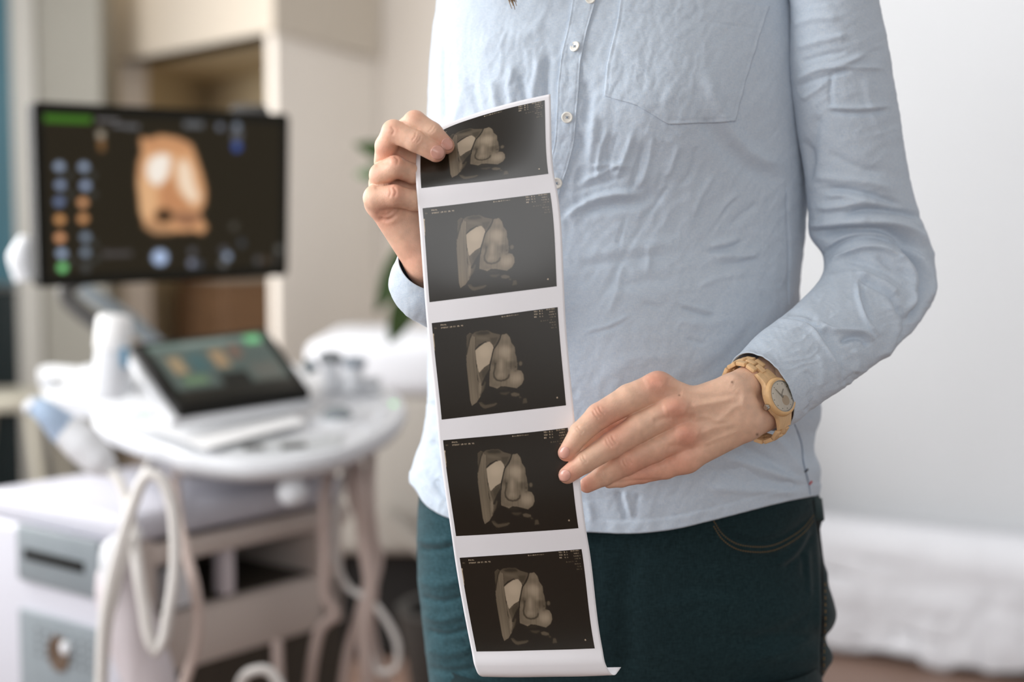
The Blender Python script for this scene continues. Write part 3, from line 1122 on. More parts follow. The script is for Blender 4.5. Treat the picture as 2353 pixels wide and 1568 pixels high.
tr = empty('transducer', tuple(P(170, 1000, 2.2)))
tag(tr, 'white ultrasound probe with pale blue head hanging at the left of the deck', 'ultrasound probe')
MB().tube([P(150, 985, 2.2), P(190, 1020, 2.2), P(232, 1062, 2.2), P(258, 1082, 2.2)], [.026, .030, .026, .012], 18, smooth=20).build('handle', M_white, tr, True)
MB().tube([P(74, 930, 2.18), P(100, 945, 2.18), P(150, 988, 2.2)], [.014, .018, .026], 18, smooth=14).build(
    'probe_head', mat('pale_blue', (176, 198, 224), rough=0.4), tr, True)
MB().tube([P(62, 922, 2.18), P(76, 934, 2.18)], [.012, .017], 16).build('lens_tip', M_white, tr, True)
cable([(252, 1078, 2.2), (275, 1110, 2.18), (292, 1160, 2.16), (296, 1230, 2.12), (268, 1330, 2.06), (245, 1440, 2.04), (236, 1560, 2.04),
       (240, 1750, 2.1), (300, 1900, 2.2)], .0085, M_cable, tr)

for i, (pts, r, m_, lab) in enumerate((
    ([(236, 1900, 2.0), (232, 1568, 2.0), (240, 1420, 2.0), (275, 1260, 2.0), (310, 1150, 2.0), (328, 1105, 2.0), (345, 1088, 2.0), (368, 1100, 2.0),
      (392, 1150, 2.0), (402, 1230, 2.0), (400, 1330, 2.0), (385, 1420, 2.0), (372, 1480, 2.0), (358, 1500, 2.0), (344, 1470, 2.0), (332, 1400, 2.0),
      (318, 1320, 2.0), (306, 1240, 2.02), (300, 1180, 2.1), (330, 1100, 2.3), (350, 1060, 2.5)], .0085, M_cable, 'looped white probe cable arching over the front corner of the cart'),
    ([(402, 1100, 2.4), (410, 1190, 2.2), (430, 1280, 2.05), (448, 1350, 2.03), (456, 1420, 2.03), (446, 1500, 2.03), (425, 1568, 2.03), (400, 1700, 2.05), (380, 1900, 2.1)],
     .0085, M_cable_p, 'pinkish cable curving down across the side of the cart'),
    ([(812, 1040, 2.5), (828, 1130, 2.42), (838, 1250, 2.42), (852, 1350, 2.42), (838, 1450, 2.42), (845, 1568, 2.42), (850, 1750, 2.5)], .013, M_cable_p,
     'thickest cable of the bundle hanging at the right of the deck'),
    ([(852, 1040, 2.55), (850, 1150, 2.45), (856, 1300, 2.45), (830, 1400, 2.45), (806, 1480, 2.45), (790, 1568, 2.45), (770, 1750, 2.5)], .010, M_cable_p,
     'cable hanging straight from the right end of the deck'),
    ([(772, 1040, 2.5), (745, 1150, 2.42), (748, 1270, 2.42), (752, 1380, 2.42), (770, 1410, 2.42), (740, 1440, 2.42), (722, 1500, 2.42), (712, 1568, 2.42), (700, 1750, 2.5)],
     .010, M_cable_p, 'pale cable hanging beside the rear corner of the cart'),
    ([(800, 1060, 2.5), (775, 1160, 2.45), (770, 1280, 2.45), (800, 1350, 2.45), (850, 1380, 2.42), (890, 1430, 2.42), (914, 1490, 2.42), (905, 1540, 2.42), (870, 1545, 2.42),
      (850, 1500, 2.44), (845, 1420, 2.45)], .006, M_cable, 'thin cable with a loop beside the dark gap under the couch'),
    ([(790, 1050, 2.52), (820, 1180, 2.5), (868, 1260, 2.5), (850, 1400, 2.46), (862, 1490, 2.46), (885, 1568, 2.46), (900, 1750, 2.5)], .008, M_cable_p,
     'cable crossing behind the hanging bundle'),
    ([(520, 1700, 2.2), (545, 1590, 2.16), (575, 1545, 2.14), (610, 1540, 2.14), (645, 1580, 2.14), (665, 1700, 2.16)], .008, M_cable,
     'low cable loop at the bottom in front of the cart side'),
    ([(636, 1470, 2.38), (640, 1568, 2.36), (650, 1700, 2.36)], .010, M_cable_p, 'short cable end below the cart side panel'),
)):
    W_ = np.array([P(a, b, c) for a, b, c in pts])
    o = MB().tube(W_, r, 10, smooth=110).build('probe_cable', m_, None, True)
    tag(o, lab, 'cable', 'probe cables hanging from the ultrasound machine')

for i, (x, y0, y1, lab, c) in enumerate(((765, 826, 880, 'grey-headed probe standing in the right-hand holders, leftmost', (120, 124, 128)),
                                         (806, 838, 892, 'grey-headed probe standing in the right-hand holders, rightmost', (150, 158, 168)))):
    t_ = empty('transducer', tuple(P(x, y1, 2.62)))
    tag(t_, lab, 'ultrasound probe')
    a, b = P(x, y1 + 10, 2.62), P(x + (-6 if i == 0 else 8), y0 + 6, 2.62)
    MB().tube([a, (a + b) / 2, b], [.010, .015, .018], 16).build('handle', M_white, t_, True)
    MB().tube([b, b + np.array([0, 0, .012]), b + np.array([0, 0, .02])], [.021, .024, .012], 16).build(
        'probe_head', mat('probe_grey_%d' % i, c, rough=0.4), t_, True)
for (x, y) in ((768, 898), (808, 902), (848, 905)):
    MB().lathe(D(x, y, 0), (0, 0, 1), [(0, .022), (.03, .024), (.03, .018), (.004, .017)]).build('probe_holder', M_white, deck, True)
MB().tube([P(700, 852, 2.6), P(722, 836, 2.6)], [.01, .016], 12).build('holder_hook', M_gpan, deck, True)
# paper sheet on the deck
pp = np.array([(318, 975), (430, 952), (618, 926), (704, 974), (600, 1000), (474, 1034)], float)
pa_ = D(pp[:, 0], pp[:, 1], .012)
ps = MB().prism(pa_, ND * .003).build('paper_sheet', mat('white_paper', (250, 250, 250), rough=0.7), None)
tag(ps, 'blank white paper sheets lying on the control deck below the touch panel', 'paper')

# ------------------------------------------------------------------ the person
YC = 1.41          # depth of the body axis


def poly(pts, t):
    pts = np.asarray(pts, float)
    return hermite(pts[:, 0], pts[:, 1:], np.asarray(t, float).ravel()).reshape(np.shape(t) + (pts.shape[1] - 1,))[..., 0]


# silhouettes: (py, px)
TL = [(-345, 1325), (-300, 1300), (-262, 1180), (-225, 1090), (-160, 1035), (-60, 1012), (0, 1012), (100, 1003), (200, 1000), (300, 1000), (400, 1002),
      (500, 998), (600, 990), (700, 985), (800, 984), (900, 982), (960, 978), (1010, 968), (1060, 950), (1095, 943), (1130, 948)]
TR = [(-345, 1475), (-300, 1500), (-262, 1600), (-225, 1700), (-160, 1780), (-60, 1825), (0, 1838), (200, 1852), (400, 1858), (480, 1856), (540, 1850), (600, 1843),
      (680, 1838), (760, 1845), (850, 1862), (920, 1884), (960, 1887), (1000, 1874), (1040, 1872), (1085, 1887), (1115, 1884), (1142, 1881)]
HEM = [(930, 1098), (950, 1118), (975, 1156), (1000, 1176), (1030, 1190), (1100, 1208), (1200, 1219), (1345, 1223), (1450, 1226), (1530, 1219),
       (1650, 1192), (1750, 1166), (1860, 1142), (1900, 1136)]
BD = [(-345, .05), (-300, .055), (-225, .075), (-100, .10), (100, .118), (250, .122), (400, .115), (520, .113), (700, .125), (900, .128), (1050, .122), (1230, .120)]
NT, NR = 520, 400
a_ = np.linspace(0, 1, NT, endpoint=False)
th = 2 * np.pi * a_ + 0.22 * np.sin(4 * np.pi * a_) * 0
vv_ = np.linspace(0, 1, NR)
TH, VV = np.meshgrid(th, vv_)
yl = -345 + VV * (1108 + 345)
yr = -345 + VV * (1142 + 345)
xl_, xr_ = poly(TL, yl), poly(TR, yr)
cs, sn = np.cos(TH), np.sin(TH)
PX = (xl_ + xr_) / 2 + (xr_ - xl_) / 2 * cs
hemx = hp(HEM, (943 + 1881) / 2 + (1881 - 943) / 2 * cs)
PY = -345 + VV * (hemx + 345)
front = sn > 0
bd = poly(BD, PY)
YY = YC - bd * np.sign(sn) * np.abs(sn) ** 0.82
# broad forms: chest fullness, side tuck by the placket
g = lambda x, y, cx, cy, sx, sy: np.exp(-((x - cx) / sx) ** 2 - ((y - cy) / sy) ** 2)
YY -= front * (0.016 * g(PX, PY, 1560, 230, 190, 190) + 0.016 * g(PX, PY, 1120, 230, 130, 190) + 0.010 * g(PX, PY, 1390, 830, 260, 260))

DENS = 1.0
T_ST = [
    # fold under the chest
    ([(1296, 505), (1330, 476), (1372, 455), (1420, 445), (1474, 447)], 16, 4.2, 7),
    ([(1305, 498), (1350, 480), (1410, 470), (1470, 462), (1520, 440)], 14, -3.2, 26),
    ([(1530, 430), (1512, 462), (1485, 498)], 4, -1.4), ([(1440, 492), (1430, 525), (1418, 566)], 4, -1.1),
    ([(1584, 400), (1586, 450), (1580, 530)], 14, 1.0), ([(1561, 706), (1600, 718), (1641, 729)], 4, -1.6),
    ([(1561, 698), (1600, 708), (1641, 720)], 5, 1.2), ([(1475, 696), (1520, 709)], 5, -1.1), ([(1345, 763), (1400, 748), (1447, 724)], 4, 1.1),
    ([(1345, 770), (1400, 756), (1447, 733)], 4, -.7),
    ([(1625, 578), (1670, 573), (1708, 556)], 6, -2.0), ([(1630, 566), (1670, 558), (1700, 543)], 8, 1.5), ([(1640, 590), (1690, 590), (1745, 585)], 8, 1.8),
    ([(1650, 612), (1700, 606), (1740, 597)], 7, -1.4), ([(1577, 780), (1600, 786), (1622, 791)], 5, -1.2),
    ([(1517, 435), (1460, 540), (1373, 706)], 7, -.8), ([(1548, 470), (1500, 560), (1480, 640)], 9, .8),
    ([(1613, 157), (1640, 225), (1672, 290), (1718, 345), (1800, 388)], 15, 2.6), ([(1600, 250), (1640, 310), (1700, 375), (1790, 420)], 18, -2.2),
    ([(1380, 655), (1450, 650), (1560, 635)], 10, -.9), ([(1330, 588), (1420, 575), (1520, 562), (1570, 560)], 14, 1.0), ([(1330, 610), (1420, 600), (1550, 580)], 10, -1.0),
    ([(1325, 300), (1345, 370), (1325, 430)], 16, -2.0), ([(1345, 180), (1350, 240), (1348, 300)], 14, -2.2), ([(1362, 250), (1360, 330), (1340, 400)], 12, 2.2),
    ([(1400, 290), (1380, 350), (1372, 420)], 6, 1.5), ([(1420, 300), (1400, 370), (1395, 430)], 5, -1.3), ([(1455, 300), (1440, 350), (1412, 420)], 6, 1.6),
    ([(1480, 330), (1465, 380), (1450, 440)], 5, -1.5), ([(1500, 310), (1490, 370), (1470, 430)], 6, 1.4), ([(1350, 385), (1400, 378), (1450, 384)], 7, 1.3),
    ([(1330, 420), (1380, 400), (1430, 372)], 5, 1.6), ([(1322, 440), (1370, 425), (1430, 405)], 6, -1.2),
    ([(1560, 330), (1545, 380), (1530, 410)], 6, 1.4), ([(1600, 335), (1590, 390), (1560, 430)], 6, -1.3), ([(1640, 400), (1610, 450), (1590, 500)], 7, 1.3),
    ([(1700, 440), (1660, 480), (1640, 540)], 7, 1.2), ([(1690, 455), (1655, 500), (1630, 545)], 5, -1.2),
    ([(1740, 470), (1710, 490), (1680, 520)], 8, -1.4), ([(1600, 660), (1650, 640), (1720, 628)], 8, .9), ([(1540, 730), (1600, 745), (1690, 735)], 10, .9),
    ([(1430, 600), (1420, 660), (1400, 720)], 6, .8), ([(1485, 560), (1492, 600), (1486, 635)], 5, .9),
    ([(1555, 880), (1620, 860), (1690, 800), (1740, 740)], 16, -1.8), ([(1380, 870), (1450, 830), (1560, 820)], 18, .8),
    # under hand B: pulls towards the side seam
    ([(1640, 1080), (1720, 1095), (1790, 1110), (1855, 1122)], 10, -2.0), ([(1660, 1050), (1740, 1075), (1840, 1108)], 9, 2.0),
    ([(1700, 1020), (1770, 1060), (1846, 1100)], 10, -1.8), ([(1620, 1120), (1720, 1128), (1840, 1128)], 10, 1.5), ([(1760, 985), (1810, 1040), (1848, 1092)], 9, 1.6),
    ([(1420, 1125), (1430, 1165), (1446, 1200)], 7, -1.8), ([(1435, 1130), (1450, 1190)], 6, 1.6), ([(1466, 1135), (1462, 1160), (1458, 1190)], 5, -1.4),
    ([(1350, 1150), (1360, 1200)], 9, 1.2),
    # left chest, softly folded
    ([(1080, 190), (1095, 240), (1110, 290)], 9, -2.2), ([(1130, 180), (1140, 240), (1150, 280)], 10, 2.0), ([(1195, 170), (1205, 215), (1212, 250)], 8, -2.0),
    ([(1240, 130), (1230, 180), (1220, 240)], 10, 1.8), ([(1262, 120), (1255, 190), (1262, 260)], 8, -2.2), ([(1050, 150), (1060, 220), (1040, 290)], 10, 1.2),
    ([(1100, 100), (1180, 90), (1260, 60)], 18, 1.4), ([(1180, 150), (1170, 200), (1175, 250)], 8, 1.5),
    ([(1017, 95), (1016, 180), (1018, 290)], 4, -2.6),
    # lower left tail
    ([(985, 1010), (1010, 1040), (1030, 1090)], 10, -2.2), ([(965, 1070), (990, 1110), (1028, 1165)], 9, 1.6), ([(1000, 1100), (1020, 1140), (1035, 1150)], 6, -2.4),
    ([(990, 920), (1000, 960), (1005, 990)], 9, -1.5),
    # side seam
    ([(1808, 420), (1812, 560), (1812, 700)], 3, -1.1), ([(1826, 975), (1842, 1020), (1846, 1060), (1858, 1110), (1862, 1142)], 3, -1.3),
]
fx = 1 - np.abs(cs)
dm = strokes(PX, PY, T_ST)
cr = 0
cr = cr + 0.9 * ridged(PX, PY, 1.75, 90, 26, 11) * (g(PX, PY, 1430, 330, 190, 180) + .7 * g(PX, PY, 1160, 190, 170, 140) + .25)
cr = cr + 0.8 * ridged(PX, PY, 2.25, 110, 30, 21) * (g(PX, PY, 1600, 480, 190, 170) + .2)
cr = cr + 0.55 * ridged(PX, PY, -0.15, 120, 30, 31) * (g(PX, PY, 1560, 680, 260, 200) + .25 * (PY > 500))
cr = cr + 0.6 * fbm(PX / 55, PY / 55, 41, 4) + 0.25 * fbm(PX / 17, PY / 17, 45, 3)
cr = cr + 0.5 * ridged(PX, PY, 0.3, 100, 30, 61) * g(PX, PY, 1650, 1000, 250, 120)
cr = cr + 0.35 * ridged(PX, PY, 2.0, 52, 13, 71) * (.35 + vnoise(PX / 120, PY / 120, 72)) + 0.30 * ridged(PX, PY, .35, 48, 13, 81) * (PY > 420) * (.3 + vnoise(PX / 110, PY / 110, 82))
dm = dm * front * 1.5 + 0.95e-3 * cr
# hem band: double layer, little puckers
dh = hemx - PY
dm += 0.9e-3 * (1 / (1 + np.exp((dh - 29) / 1.5)))
dm += np.where(dh < 29, 0.35e-3 * np.sin(PX / 7.0 + 2 * vnoise(PX / 30, PX * 0, 5)) * np.sin(np.clip(dh / 29, 0, 1) * np.pi), 0)
dm -= 0.5e-3 * np.exp(-((dh - 30) / 2.5) ** 2)
G = P(PX, PY, YY)


def gnormals(G, wrap=True):
    if wrap:
        du = np.roll(G, -1, 1) - np.roll(G, 1, 1)
    else:
        du = np.gradient(G, axis=1)
    dv = np.gradient(G, axis=0)
    n = np.cross(du, dv)
    n /= np.linalg.norm(n, axis=-1)[..., None] + 1e-12
    return n


N_ = gnormals(G)
c0 = G.mean(1, keepdims=True)
if ((G - c0) * N_).sum() < 0:
    N_ = -N_
G = G + N_ * dm[..., None]
# turned-in hem
cc_ = G[-1].mean(0)
ins = [G[-1] + (cc_ - G[-1]) * 0.008 + [0, 0, 0.0004]] + [G[-k] + (G[-k].mean(0) - G[-k]) * 0.016 for k in (5, 14, 30)]
G = np.concatenate([G] + [i[None] for i in ins], 0)
shirt_f = grid_faces(len(G), NT, wrap=True)
shirt_bvh = bvh_np(G.reshape(-1, 3), shirt_f)


def fabric(name, c1, c2, rough, weave=2600., sheen=0.15, bump=.25, tinted=False):
    m = bpy.data.materials.new(name)
    m.use_nodes = True
    nt = m.node_tree
    b = nt.nodes['Principled BSDF']
    b.inputs['Roughness'].default_value = rough
    b.inputs['Specular IOR Level'].default_value = 0.15
    b.inputs['Sheen Weight'].default_value = sheen
    tc = nt.nodes.new('ShaderNodeTexCoord')
    outs = []
    for i, sc in enumerate(((weave * .12, weave * .12, weave), (weave, weave, weave * .10))):
        mp = nt.nodes.new('ShaderNodeMapping')
        mp.inputs['Scale'].default_value = sc
        nt.links.new(tc.outputs['Object'], mp.inputs[0])
        n = nt.nodes.new('ShaderNodeTexNoise')
        n.inputs['Scale'].default_value = 1.0
        n.inputs['Detail'].default_value = 3
        nt.links.new(mp.outputs[0], n.inputs['Vector'])
        outs.append(n.outputs['Fac'])
    ad = nt.nodes.new('ShaderNodeMath')
    ad.operation = 'ADD'
    nt.links.new(outs[0], ad.inputs[0])
    nt.links.new(outs[1], ad.inputs[1])
    mr = nt.nodes.new('ShaderNodeMapRange')
    mr.inputs[1].default_value, mr.inputs[2].default_value = .7, 1.3
    nt.links.new(ad.outputs[0], mr.inputs[0])
    mx = nt.nodes.new('ShaderNodeMix')
    mx.data_type = 'RGBA'
    mx.inputs['A'].default_value = tuple(lin(c1)) + (1,)
    mx.inputs['B'].default_value = tuple(lin(c2)) + (1,)
    nt.links.new(mr.outputs[0], mx.inputs['Factor'])
    if tinted:
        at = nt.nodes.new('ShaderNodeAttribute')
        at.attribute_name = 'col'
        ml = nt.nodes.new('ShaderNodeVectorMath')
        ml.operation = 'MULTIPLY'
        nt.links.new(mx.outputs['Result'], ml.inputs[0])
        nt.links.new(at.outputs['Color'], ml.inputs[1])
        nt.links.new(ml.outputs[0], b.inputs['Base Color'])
    else:
        nt.links.new(mx.outputs['Result'], b.inputs['Base Color'])
    # crumpled fine relief + weave
    n3 = nt.nodes.new('ShaderNodeTexNoise')
    n3.inputs['Scale'].default_value = 130
    n3.inputs['Detail'].default_value = 8
    n3.inputs['Roughness'].default_value = 0.62
    nt.links.new(tc.outputs['Object'], n3.inputs['Vector'])
    b1 = nt.nodes.new('ShaderNodeBump')
    b1.inputs['Strength'].default_value = bump
    b1.inputs['Distance'].default_value = 0.002
    nt.links.new(n3.outputs['Fac'], b1.inputs['Height'])
    b2 = nt.nodes.new('ShaderNodeBump')
    b2.inputs['Strength'].default_value = 0.25
    b2.inputs['Distance'].default_value = 0.0004
    nt.links.new(mr.outputs[0], b2.inputs['Height'])
    nt.links.new(b1.outputs[0], b2.inputs['Normal'])
    nt.links.new(b2.outputs[0], b.inputs['Normal'])
    return m


M_shirt = fabric('light_blue_chambray', (184, 200, 217), (212, 220, 229), 0.85)
M_thread = mat('blue_grey_thread', (120, 138, 160), rough=0.8)
M_jeans = fabric('dark_denim', (10, 30, 34), (34, 56, 60), 0.9, weave=1500., sheen=0.1, tinted=True)
M_stitch = mat('tan_stitching', (132, 104, 60), rough=0.8)

# ---- body: one surface grown implicitly, hands finer
sk = Field((-0.75, 1.0, -0.01), (0.75, 1.75, 1.86), 0.009)
FB = sk.new()


def W3(px, py, Y):
    return tuple(P(px, py, Y))


for (a, b, ra, rb) in ((W3(1400, 60, 1.41), W3(1410, 700, 1.41), .085, .085), (W3(1270, 100, 1.41), W3(1290, 1150, 1.41), .075, .09),
                       (W3(1560, 100, 1.41), W3(1560, 1150, 1.41), .075, .09), (W3(1180, -120, 1.42), W3(1640, -120, 1.42), .055, .055),
                       (W3(1400, -60, 1.41), W3(1405, -330, 1.415), .075, .055)):
    sk.cone(FB, a, b, ra, rb, .03)
hc = np.array(P(1405, -560, 1.40))
neck = np.array(P(1405, -330, 1.42))
sk.cone(FB, neck, hc + [0, .02, -.05], .053, .06, .02)
sk.cone(FB, hc + [0, .03, .03], hc + [0, .0, .01], .085, .082, .02)
sk.cone(FB, hc + [0, -.02, -.02], hc + [0, -.035, -.075], .062, .032, .02)
sk.cone(FB, hc + [0, -.088, -.0], hc + [0, -.105, -.03], .008, .013, .012)
for s in (-1, 1):
    sk.cone(FB, hc + [s * .078, .02, .0], hc + [s * .08, .025, -.03], .012, .009, .01)
    sk.cone(FB, hc + [s * .02, -.088, -.058], hc + [0, -.094, -.058], .006, .007, .006)
    sk.cone(FB, hc + [s * .03, -.075, .012], hc + [s * .036, -.074, .012], .012, .012, .006)
# legs
HIPL, HIPR = np.array(P(1190, 1450, 1.41)), np.array(P(1650, 1450, 1.41))
KNL, KNR = np.array([HIPL[0] - .01, 1.40, .48]), np.array([HIPR[0] + .01, 1.42, .48])
ANL, ANR = np.array([KNL[0], 1.44, .09]), np.array([KNR[0] + .01, 1.45, .09])
for h_, k_, n_ in ((HIPL, KNL, ANL), (HIPR, KNR, ANR)):
    sk.cone(FB, h_ + [0, 0, .05], k_, .075, .05, .03)
    sk.cone(FB, k_, n_, .05, .034, .02)
    sk.cone(FB, n_ - [0, 0, .02], n_ + [0, -.14, -.055], .036, .026, .02)
# arms inside sleeves
ARM_R = [W3(1110, -120, 1.43), W3(1082, 300, 1.445), W3(1080, 640, 1.45), W3(1030, 655, 1.33), W3(992, 604, 1.243)]
ARM_L = [W3(1860, -120, 1.39), W3(1950, 200, 1.37), W3(2005, 610, 1.376), W3(1940, 752, 1.310), W3(1850, 825, 1.272), W3(1790, 870, 1.245)]
for ch, rr in ((ARM_R, (.045, .036, .030, .026, .0185)), (ARM_L, (.040, .032, .024, .021, .020, .019))):
    sk.chain(FB, ch, rr, .012)
Vb, Fb = surface_net(FB, sk.lo, sk.h)
Vb = relax(Vb, Fb, 4)

SKIN = np.array(lin((230, 190, 164)))
RED = np.array(lin((220, 142, 120)))


def hand(lo, hi, h, fingers, palm, kf, kp, reds, creases, wkf=2.0, moles=()):
    fl = Field(lo, hi, h)
    F = fl.new()
    for pts, rad in fingers:
        f1 = fl.new()
        fl.chain(f1, pts, rad, kf)
        F = smin(F, f1, wkf)
    Pm = fl.new()
    for a, b, ra, rb, k in palm:
        fl.cone(Pm, a, b, ra, rb, k)
    F = smin(F, Pm, kp)
    V, Fc = surface_net(F, fl.lo, h)
    V = relax(V, Fc, 3)
    n = vnormals(V, Fc)
    N = -n if (n * (V - V.mean(0))).sum() < 0 else n
    ff = np.clip(-N[:, 2] * 1.6, 0, 1)
    d = strokes(V[:, 0], V[:, 1], creases) / S0
    d += (0.35 * fbm(V[:, 0] / 18, V[:, 1] / 18, 77, 3)) * 0.5
    V2 = V + N * (d * ff)[:, None]
    c = np.tile(SKIN, (len(V), 1))
    for (x, y, r, a) in reds:
        w = a * np.exp(-((V[:, 0] - x) ** 2 + (V[:, 1] - y) ** 2) / r ** 2)[:, None]
        c = c * (1 - w) + RED * w
    for (x, y, r) in moles:
        w = .75 * np.exp(-((V[:, 0] - x) ** 2 + (V[:, 1] - y) ** 2) / r ** 2)[:, None] * (N[:, 2] < 0)[:, None]
        c = c * (1 - w) + np.array(lin((96, 52, 40))) * w
    c *= (1 + 0.10 * fbm(V[:, 0] / 14, V[:, 1] / 14, 5, 4))[:, None]
    return V2, Fc, c


def perp(c, d, L):
    d = np.array(d, float)
    d /= np.hypot(*d)
    n = np.array([-d[1], d[0]])
    c = np.array(c, float)
    return [tuple(c - n * L), tuple(c + d * 2.5), tuple(c + n * L)]


def joint(c, d, L, n=3, sp=8, amp=-.75):
    """skin creases across a finger joint"""
    d = np.array(d, float)
    d /= np.hypot(*d)
    r = []
    for i in range(n):
        o = (i - (n - 1) / 2) * sp
        r.append((perp(np.array(c) + d * o, d, L * (1 - .12 * abs(i - (n - 1) / 2))), 2.6, amp * (1 if i % 2 == 0 else .8)))
        r.append((perp(np.array(c) + d * (o + sp / 2), d, L * .8), 3.0, -amp * .45))
    return r


# ---- hand B (lower right in the photo): index, middle over the paper, ring, little and thumb behind
IX = [(1512, 892, 0), (1446, 917, -16), (1376, 957, -32), (1333, 996, -41), (1302, 1041, -39)]
MI = [(1547, 943, -6), (1470, 982, -18), (1406, 1023, -32), (1343, 1063, -40), (1304, 1092, -39)]
RI = [(1566, 1001, 2), (1502, 1033, 2), (1438, 1065, -2), (1386, 1094, 2), (1349, 1115, 6)]
PI_ = [(1578, 1056, 16), (1530, 1076, 24), (1475, 1090, 26), (1428, 1103, 22), (1400, 1109, 18)]
TH_ = [(1660, 935, 60), (1560, 950, 74), (1470, 962, 58), (1395, 994, 30), (1345, 1025, 10)]
fB = [(IX, (37, 34, 30, 25.5, 20)), (MI, (37, 34, 30, 25, 20.5)), (RI, (33, 30, 28, 23.5, 18.5)), (PI_, (30, 25, 21.5, 17, 14)),
      (TH_, (34, 30, 24, 22, 19))]
WB1, WB2 = (1684, 903, 30), (1712, 968, 36)
pB = [((1512, 892, 4), (1592, 926, 14), 33, 35, 1), ((1592, 926, 14), WB1, 35, 44, 10), ((1547, 943, 0), (1694, 928, 24), 34, 44, 16), ((1566, 1003, 6), (1706, 950, 26), 32, 44, 16),
      ((1578, 1056, 18), WB2, 29, 46, 16), ((1590, 945, 40), (1680, 932, 50), 38, 42, 16), ((1600, 1020, 40), (1700, 955, 50), 36, 44, 16),
      (WB1, (1765, 862, 130), 44, 46, 10), (WB2, (1793, 928, 136), 46, 46, 10), ((1694, 930, 60), (1790, 895, 160), 44, 46, 14),
      ((1790, 880, 150), (1850, 828, 205), 46, 46, 14)]
redsB = [(1507, 876, 34, .62), (1551, 942, 34, .62), (1578, 1002, 32, .62), (1565, 1062, 45, .45), (1375, 945, 24, .4), (1404, 1015, 24, .35),
         (1442, 1066, 24, .3), (1300, 1045, 24, .6), (1304, 1092, 24, .6), (1345, 1122, 30, .6), (1480, 1100, 60, .55), (1415, 975, 40, .4)]
cB = [([(1480, 885), (1508, 872), (1536, 882)], 20, 1.1), ([(1522, 945), (1552, 936), (1582, 946)], 20, 1.8), ([(1550, 1004), (1580, 996), (1606, 1006)], 19, 1.4),
      ([(1525, 905), (1545, 898), (1570, 902)], 10, -1.4), ([(1550, 968), (1575, 960), (1600, 965)], 10, -1.6), ([(1500, 972), (1530, 962), (1545, 960)], 9, -1.2),
      ([(1530, 1030), (1560, 1026), (1590, 1030)], 9, -1.2),       ([(1582, 976), (1600, 962), (1625, 958), (1650, 968), (1675, 962)], 6.5, .65), ([(1640, 972), (1672, 950), (1690, 935), (1722, 930)], 6.5, .55),
      ([(1595, 1003), (1640, 985), (1690, 976)], 6, .5), ([(1540, 885), (1580, 900), (1640, 900)], 7, .6), ([(1580, 935), (1640, 925), (1690, 915)], 7, .8),
      ([(1605, 915), (1650, 912), (1690, 905)], 7, -.6), ([(1680, 878), (1698, 890), (1695, 915)], 9, -1.0), ([(1690, 895), (1710, 910), (1706, 930)], 8, 1.0),
      ([(1610, 1025), (1650, 1008), (1700, 990)], 6, .6), ([(1400, 1112), (1450, 1106), (1520, 1104)], 4, -.8)]
cB += joint((1376, 948), (-.66, .5), 15) + joint((1332, 988), (-.6, .62), 12, 2, 6) + joint((1405, 1014), (-.78, .5), 15) + joint((1342, 1055), (-.78, .5), 12, 2, 6)
cB += joint((1441, 1062), (-.85, .45), 13) + joint((1388, 1092), (-.85, .45), 10, 2, 6, -.35)
VB, FBq, CB = hand((1262, 800, -95), (1930, 1155, 310), 2.0, fB, pB, 6, 18, redsB, cB, moles=((1740, 999, 3.2), (1682, 878, 2.4), (1561, 908, 2.2)))

# ---- hand A (upper left in the photo)
HA = 12.0
A_IX = [(905, 350, 58 + HA), (925, 305, 34 + HA), (953, 280, 0 + HA), (992, 305, -10 + HA), (1025, 335, -4 + HA)]
A_MI = [(886, 372, 48 + HA), (888, 335, 22 + HA), (904, 302, -8 + HA), (954, 324, -26 + HA), (1002, 351, -22 + HA)]
A_RI = [(876, 418, 44 + HA), (877, 402, 22 + HA), (908, 383, 2 + HA), (950, 400, 30 + HA), (1000, 412, 62 + HA)]
A_PI = [(872, 466, 44 + HA), (866, 455, 20 + HA), (906, 450, -2 + HA), (952, 461, 18 + HA), (1000, 470, 34 + HA)]
A_TH = [(1000, 560, 110 + HA), (1030, 480, 96 + HA), (1045, 420, 66 + HA), (1042, 350, 48 + HA)]
fA = [(A_IX, (28, 27, 26, 24.5, 19.5)), (A_MI, (27, 26, 26.5, 24.5, 22)), (A_RI, (28, 28, 25, 22.5, 20)), (A_PI, (33, 31, 25, 23, 19)),
      (A_TH, (36, 28, 25, 20))]
pA = [((872, 466, 50 + HA), (975, 606, 70 + HA), 32, 43, 1), ((884, 430, 64 + HA), (988, 600, 80 + HA), 36, 45, 14), ((905, 400, 84 + HA), (1000, 590, 90 + HA), 38, 44, 14),
      ((930, 450, 110 + HA), (1005, 590, 96 + HA), 44, 44, 14), ((975, 606, 72 + HA), (1000, 650, 130 + HA), 43, 47, 14), ((988, 600, 84 + HA), (1040, 655, 220 + HA), 45, 56, 14),
      ((876, 478, 36 + HA), (900, 492, 40 + HA), 24, 26, 10), ((900, 352, 52 + HA), (960, 362, 66 + HA), 27, 24, 10)]
redsA = [(903, 300, 24, .35), (912, 368, 22, .4), (910, 440, 26, .5), (880, 500, 35, .5), (1005, 352, 30, .45), (1030, 332, 26, .5), (955, 320, 18, .25), (955, 265, 20, .3),
         (850, 400, 30, .3), (940, 600, 60, .35), (880, 345, 26, .45)]
